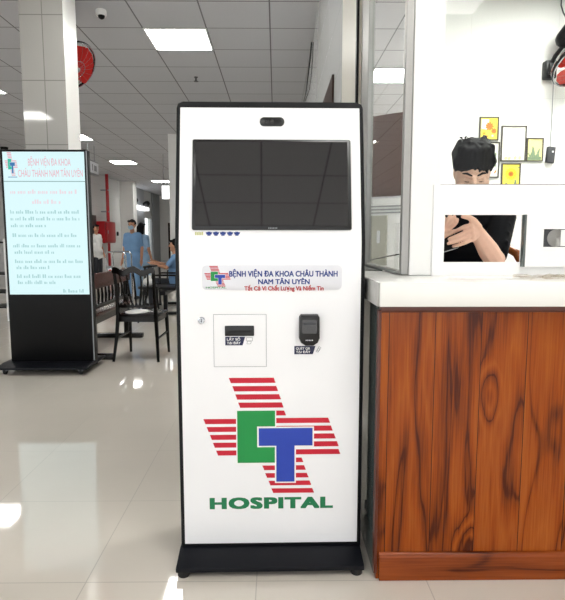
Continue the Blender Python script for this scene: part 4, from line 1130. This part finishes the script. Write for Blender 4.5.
# hair: full mop with separate locks combed forward
b = BM()
add_ell(b, hp(0, .022, .05), (.089, .100, .094), rot, 4)
add_ell(b, hp(0, .07, .0), (.078, .05, .07), rot, 3)
for i in range(30):
    a = random.uniform(-1.15, 1.15); st = hp(random.uniform(-.045, .045), random.uniform(-.01, .06), .128 + random.uniform(-.006, .008))
    ex, ey = .088*math.sin(a), -.082*math.cos(a) + .004
    ez = .052 - .016*abs(math.sin(a)) + random.uniform(-.010, .014) - .022*max(0, math.sin(a + .5))*(random.random() > .5)
    md = hp(ex*.85, ey*.78 + .01, .108 + random.uniform(-.008, .012)); en = hp(ex, ey, ez)
    chain(b, [st, md, en], [.012, .0165, .0045])
for s in (-1, 1):
    for i in range(10):
        yy = -.035 + .011*i; chain(b, [hp(s*.06, yy + .01, .11), hp(s*.084, yy, .06), hp(s*(.079), yy + .006, .012 - .02*(i > 5) + random.uniform(-.01, .01))], [.014, .013, .005])
for i in range(4):                              # stray strands on the crown
    a = random.uniform(0, 2*PI); c_ = hp(.05*math.cos(a), .03 + .05*math.sin(a), .13)
    chain(b, [c_, c_ + V((random.uniform(-.02, .02), random.uniform(-.02, .02), .014)), c_ + V((random.uniform(-.035, .035), random.uniform(-.03, .03), .010))], [.004, .0032, .0025])
body('hair', b, .003, M['hair'], P, 7)
b = BM()
for s in (-1, 1): chain(b, [hp(s*.052, -.070, .020), hp(s*.034, -.082, .0255), hp(s*.014, -.0885, .017)], [.003, .005, .004])
body('eyebrows', b, .002, M['hair'], P, 1)
b = BM()
for s in (-1, 1): add_tube(b, [hp(s*(.020 + .006*j), -.0855 + .0018*j*j*.35, -.0145 - .002*math.sin(PI*j/4)) for j in range(5)], [.0008, .0018, .002, .0018, .0008], 6)
obj('eyelashes', b, M['hair'], P, True, 0)
# phone held between the hands
PH = thing('mobile_phone', 'dark mobile phone with grey rim held in the man\'s hands', 'phone', (.72, 2.24, 1.17))
pu = V((.955, -.02, .29)).normalized(); pn = V((.02, -.93, .36)); pv = (pn.cross(pu)).normalized(); 
if pv.z < 0: pv = -pv
FPh = Frame((.681, 2.243, 1.143), pu, pv)
b = BM(); add_slab(b, FPh, rrect(0, .078, 0, .155, .01), -.006, .002, .001); obj('rim', b, M['grey'], PH, True, .5)
b = BM(); add_slab(b, FPh, rrect(.002, .076, .002, .153, .009), -.004, .0035, .0008); obj('back_cover', b, M['black'], PH, True, .5)
b = BM(); add_slab(b, FPh, rrect(.003, .075, .003, .152, .008), -.0068, -.0058); obj('display', b, M['screen_glass'], PH)

# his wooden chair with bent top rail
t = thing('bentwood_chair', 'brown varnished wooden chair with bent back rail behind the man', 'chair', (.92, 2.75, .3))
b = BM(); add_lathe(b, [(.20, 0), (.215, .012), (.215, .03), (.2, .04)], 28, Matrix.Translation((.91, 2.74, .70))); obj('seat', b, M['chair_wood'], t, True, .5)
for sx in (-1, 1):
    for sy in (-1, 1):
        b = BM(); add_tube(b, [(.91 + sx*.14, 2.74 + sy*.14, .71), (.91 + sx*.18, 2.74 + sy*.18, .3)], [.02, .015], 10); obj('leg', b, M['chair_wood'], t, True)
hr = [(1.178, 2.56, 1.02), (1.172, 2.585, 1.085), (1.155, 2.61, 1.13), (1.125, 2.66, 1.16), (1.09, 2.76, 1.172), (1.02, 2.88, 1.175)]
b = BM(); add_tube(b, hr + [(.91, 2.93, 1.175)] + [(1.82 - x, y, z) for x, y, z in hr[::-1]], .02, 12); obj('back_rail', b, M['chair_wood'], t, True)
for xx, yy in ((1.05, 2.84), (.97, 2.91), (.85, 2.91), (.77, 2.84)):
    b = BM(); add_tube(b, [(xx, yy, 1.15), (.91 + (xx - .91)*.75, 2.74 + (yy - 2.74)*.75, .72)], .012, 8); obj('spindle', b, M['chair_wood'], t, True)
for sx in (-1, 1):
    b = BM(); add_tube(b, [(.91 + sx*.268, 2.565, 1.03), (.91 + sx*.24, 2.62, .85), (.91 + sx*.18, 2.68, .725)], [.018, .016, .014], 8); obj('arm_support', b, M['chair_wood'], t, True)

# ------------------------------------------------------------------ daylight from the open entrance behind the viewer
wd = bpy.data.worlds.new('daylight'); S.world = wd; wd.use_nodes = True
nt = wd.node_tree; bg = nt.nodes['Background']; bg.inputs[1].default_value = 1.8
tc = nt.nodes.new('ShaderNodeTexCoord'); sp = nt.nodes.new('ShaderNodeSeparateXYZ'); nt.links.new(tc.outputs['Generated'], sp.inputs[0])
nt.links.new(mixc(nt, mth(nt, 'GREATER_THAN', sp.outputs[2], 0.0), (1.5, 1.47, 1.4, 1), (.95, .97, 1, 1)), bg.inputs[0])   # lower half brightened to lift the ceiling, bright haze above

S.view_settings.view_transform = 'Standard'; S.view_settings.look = 'None'
S.view_settings.exposure = .08; S.view_settings.gamma = 1; S.view_settings.use_curve_mapping = False
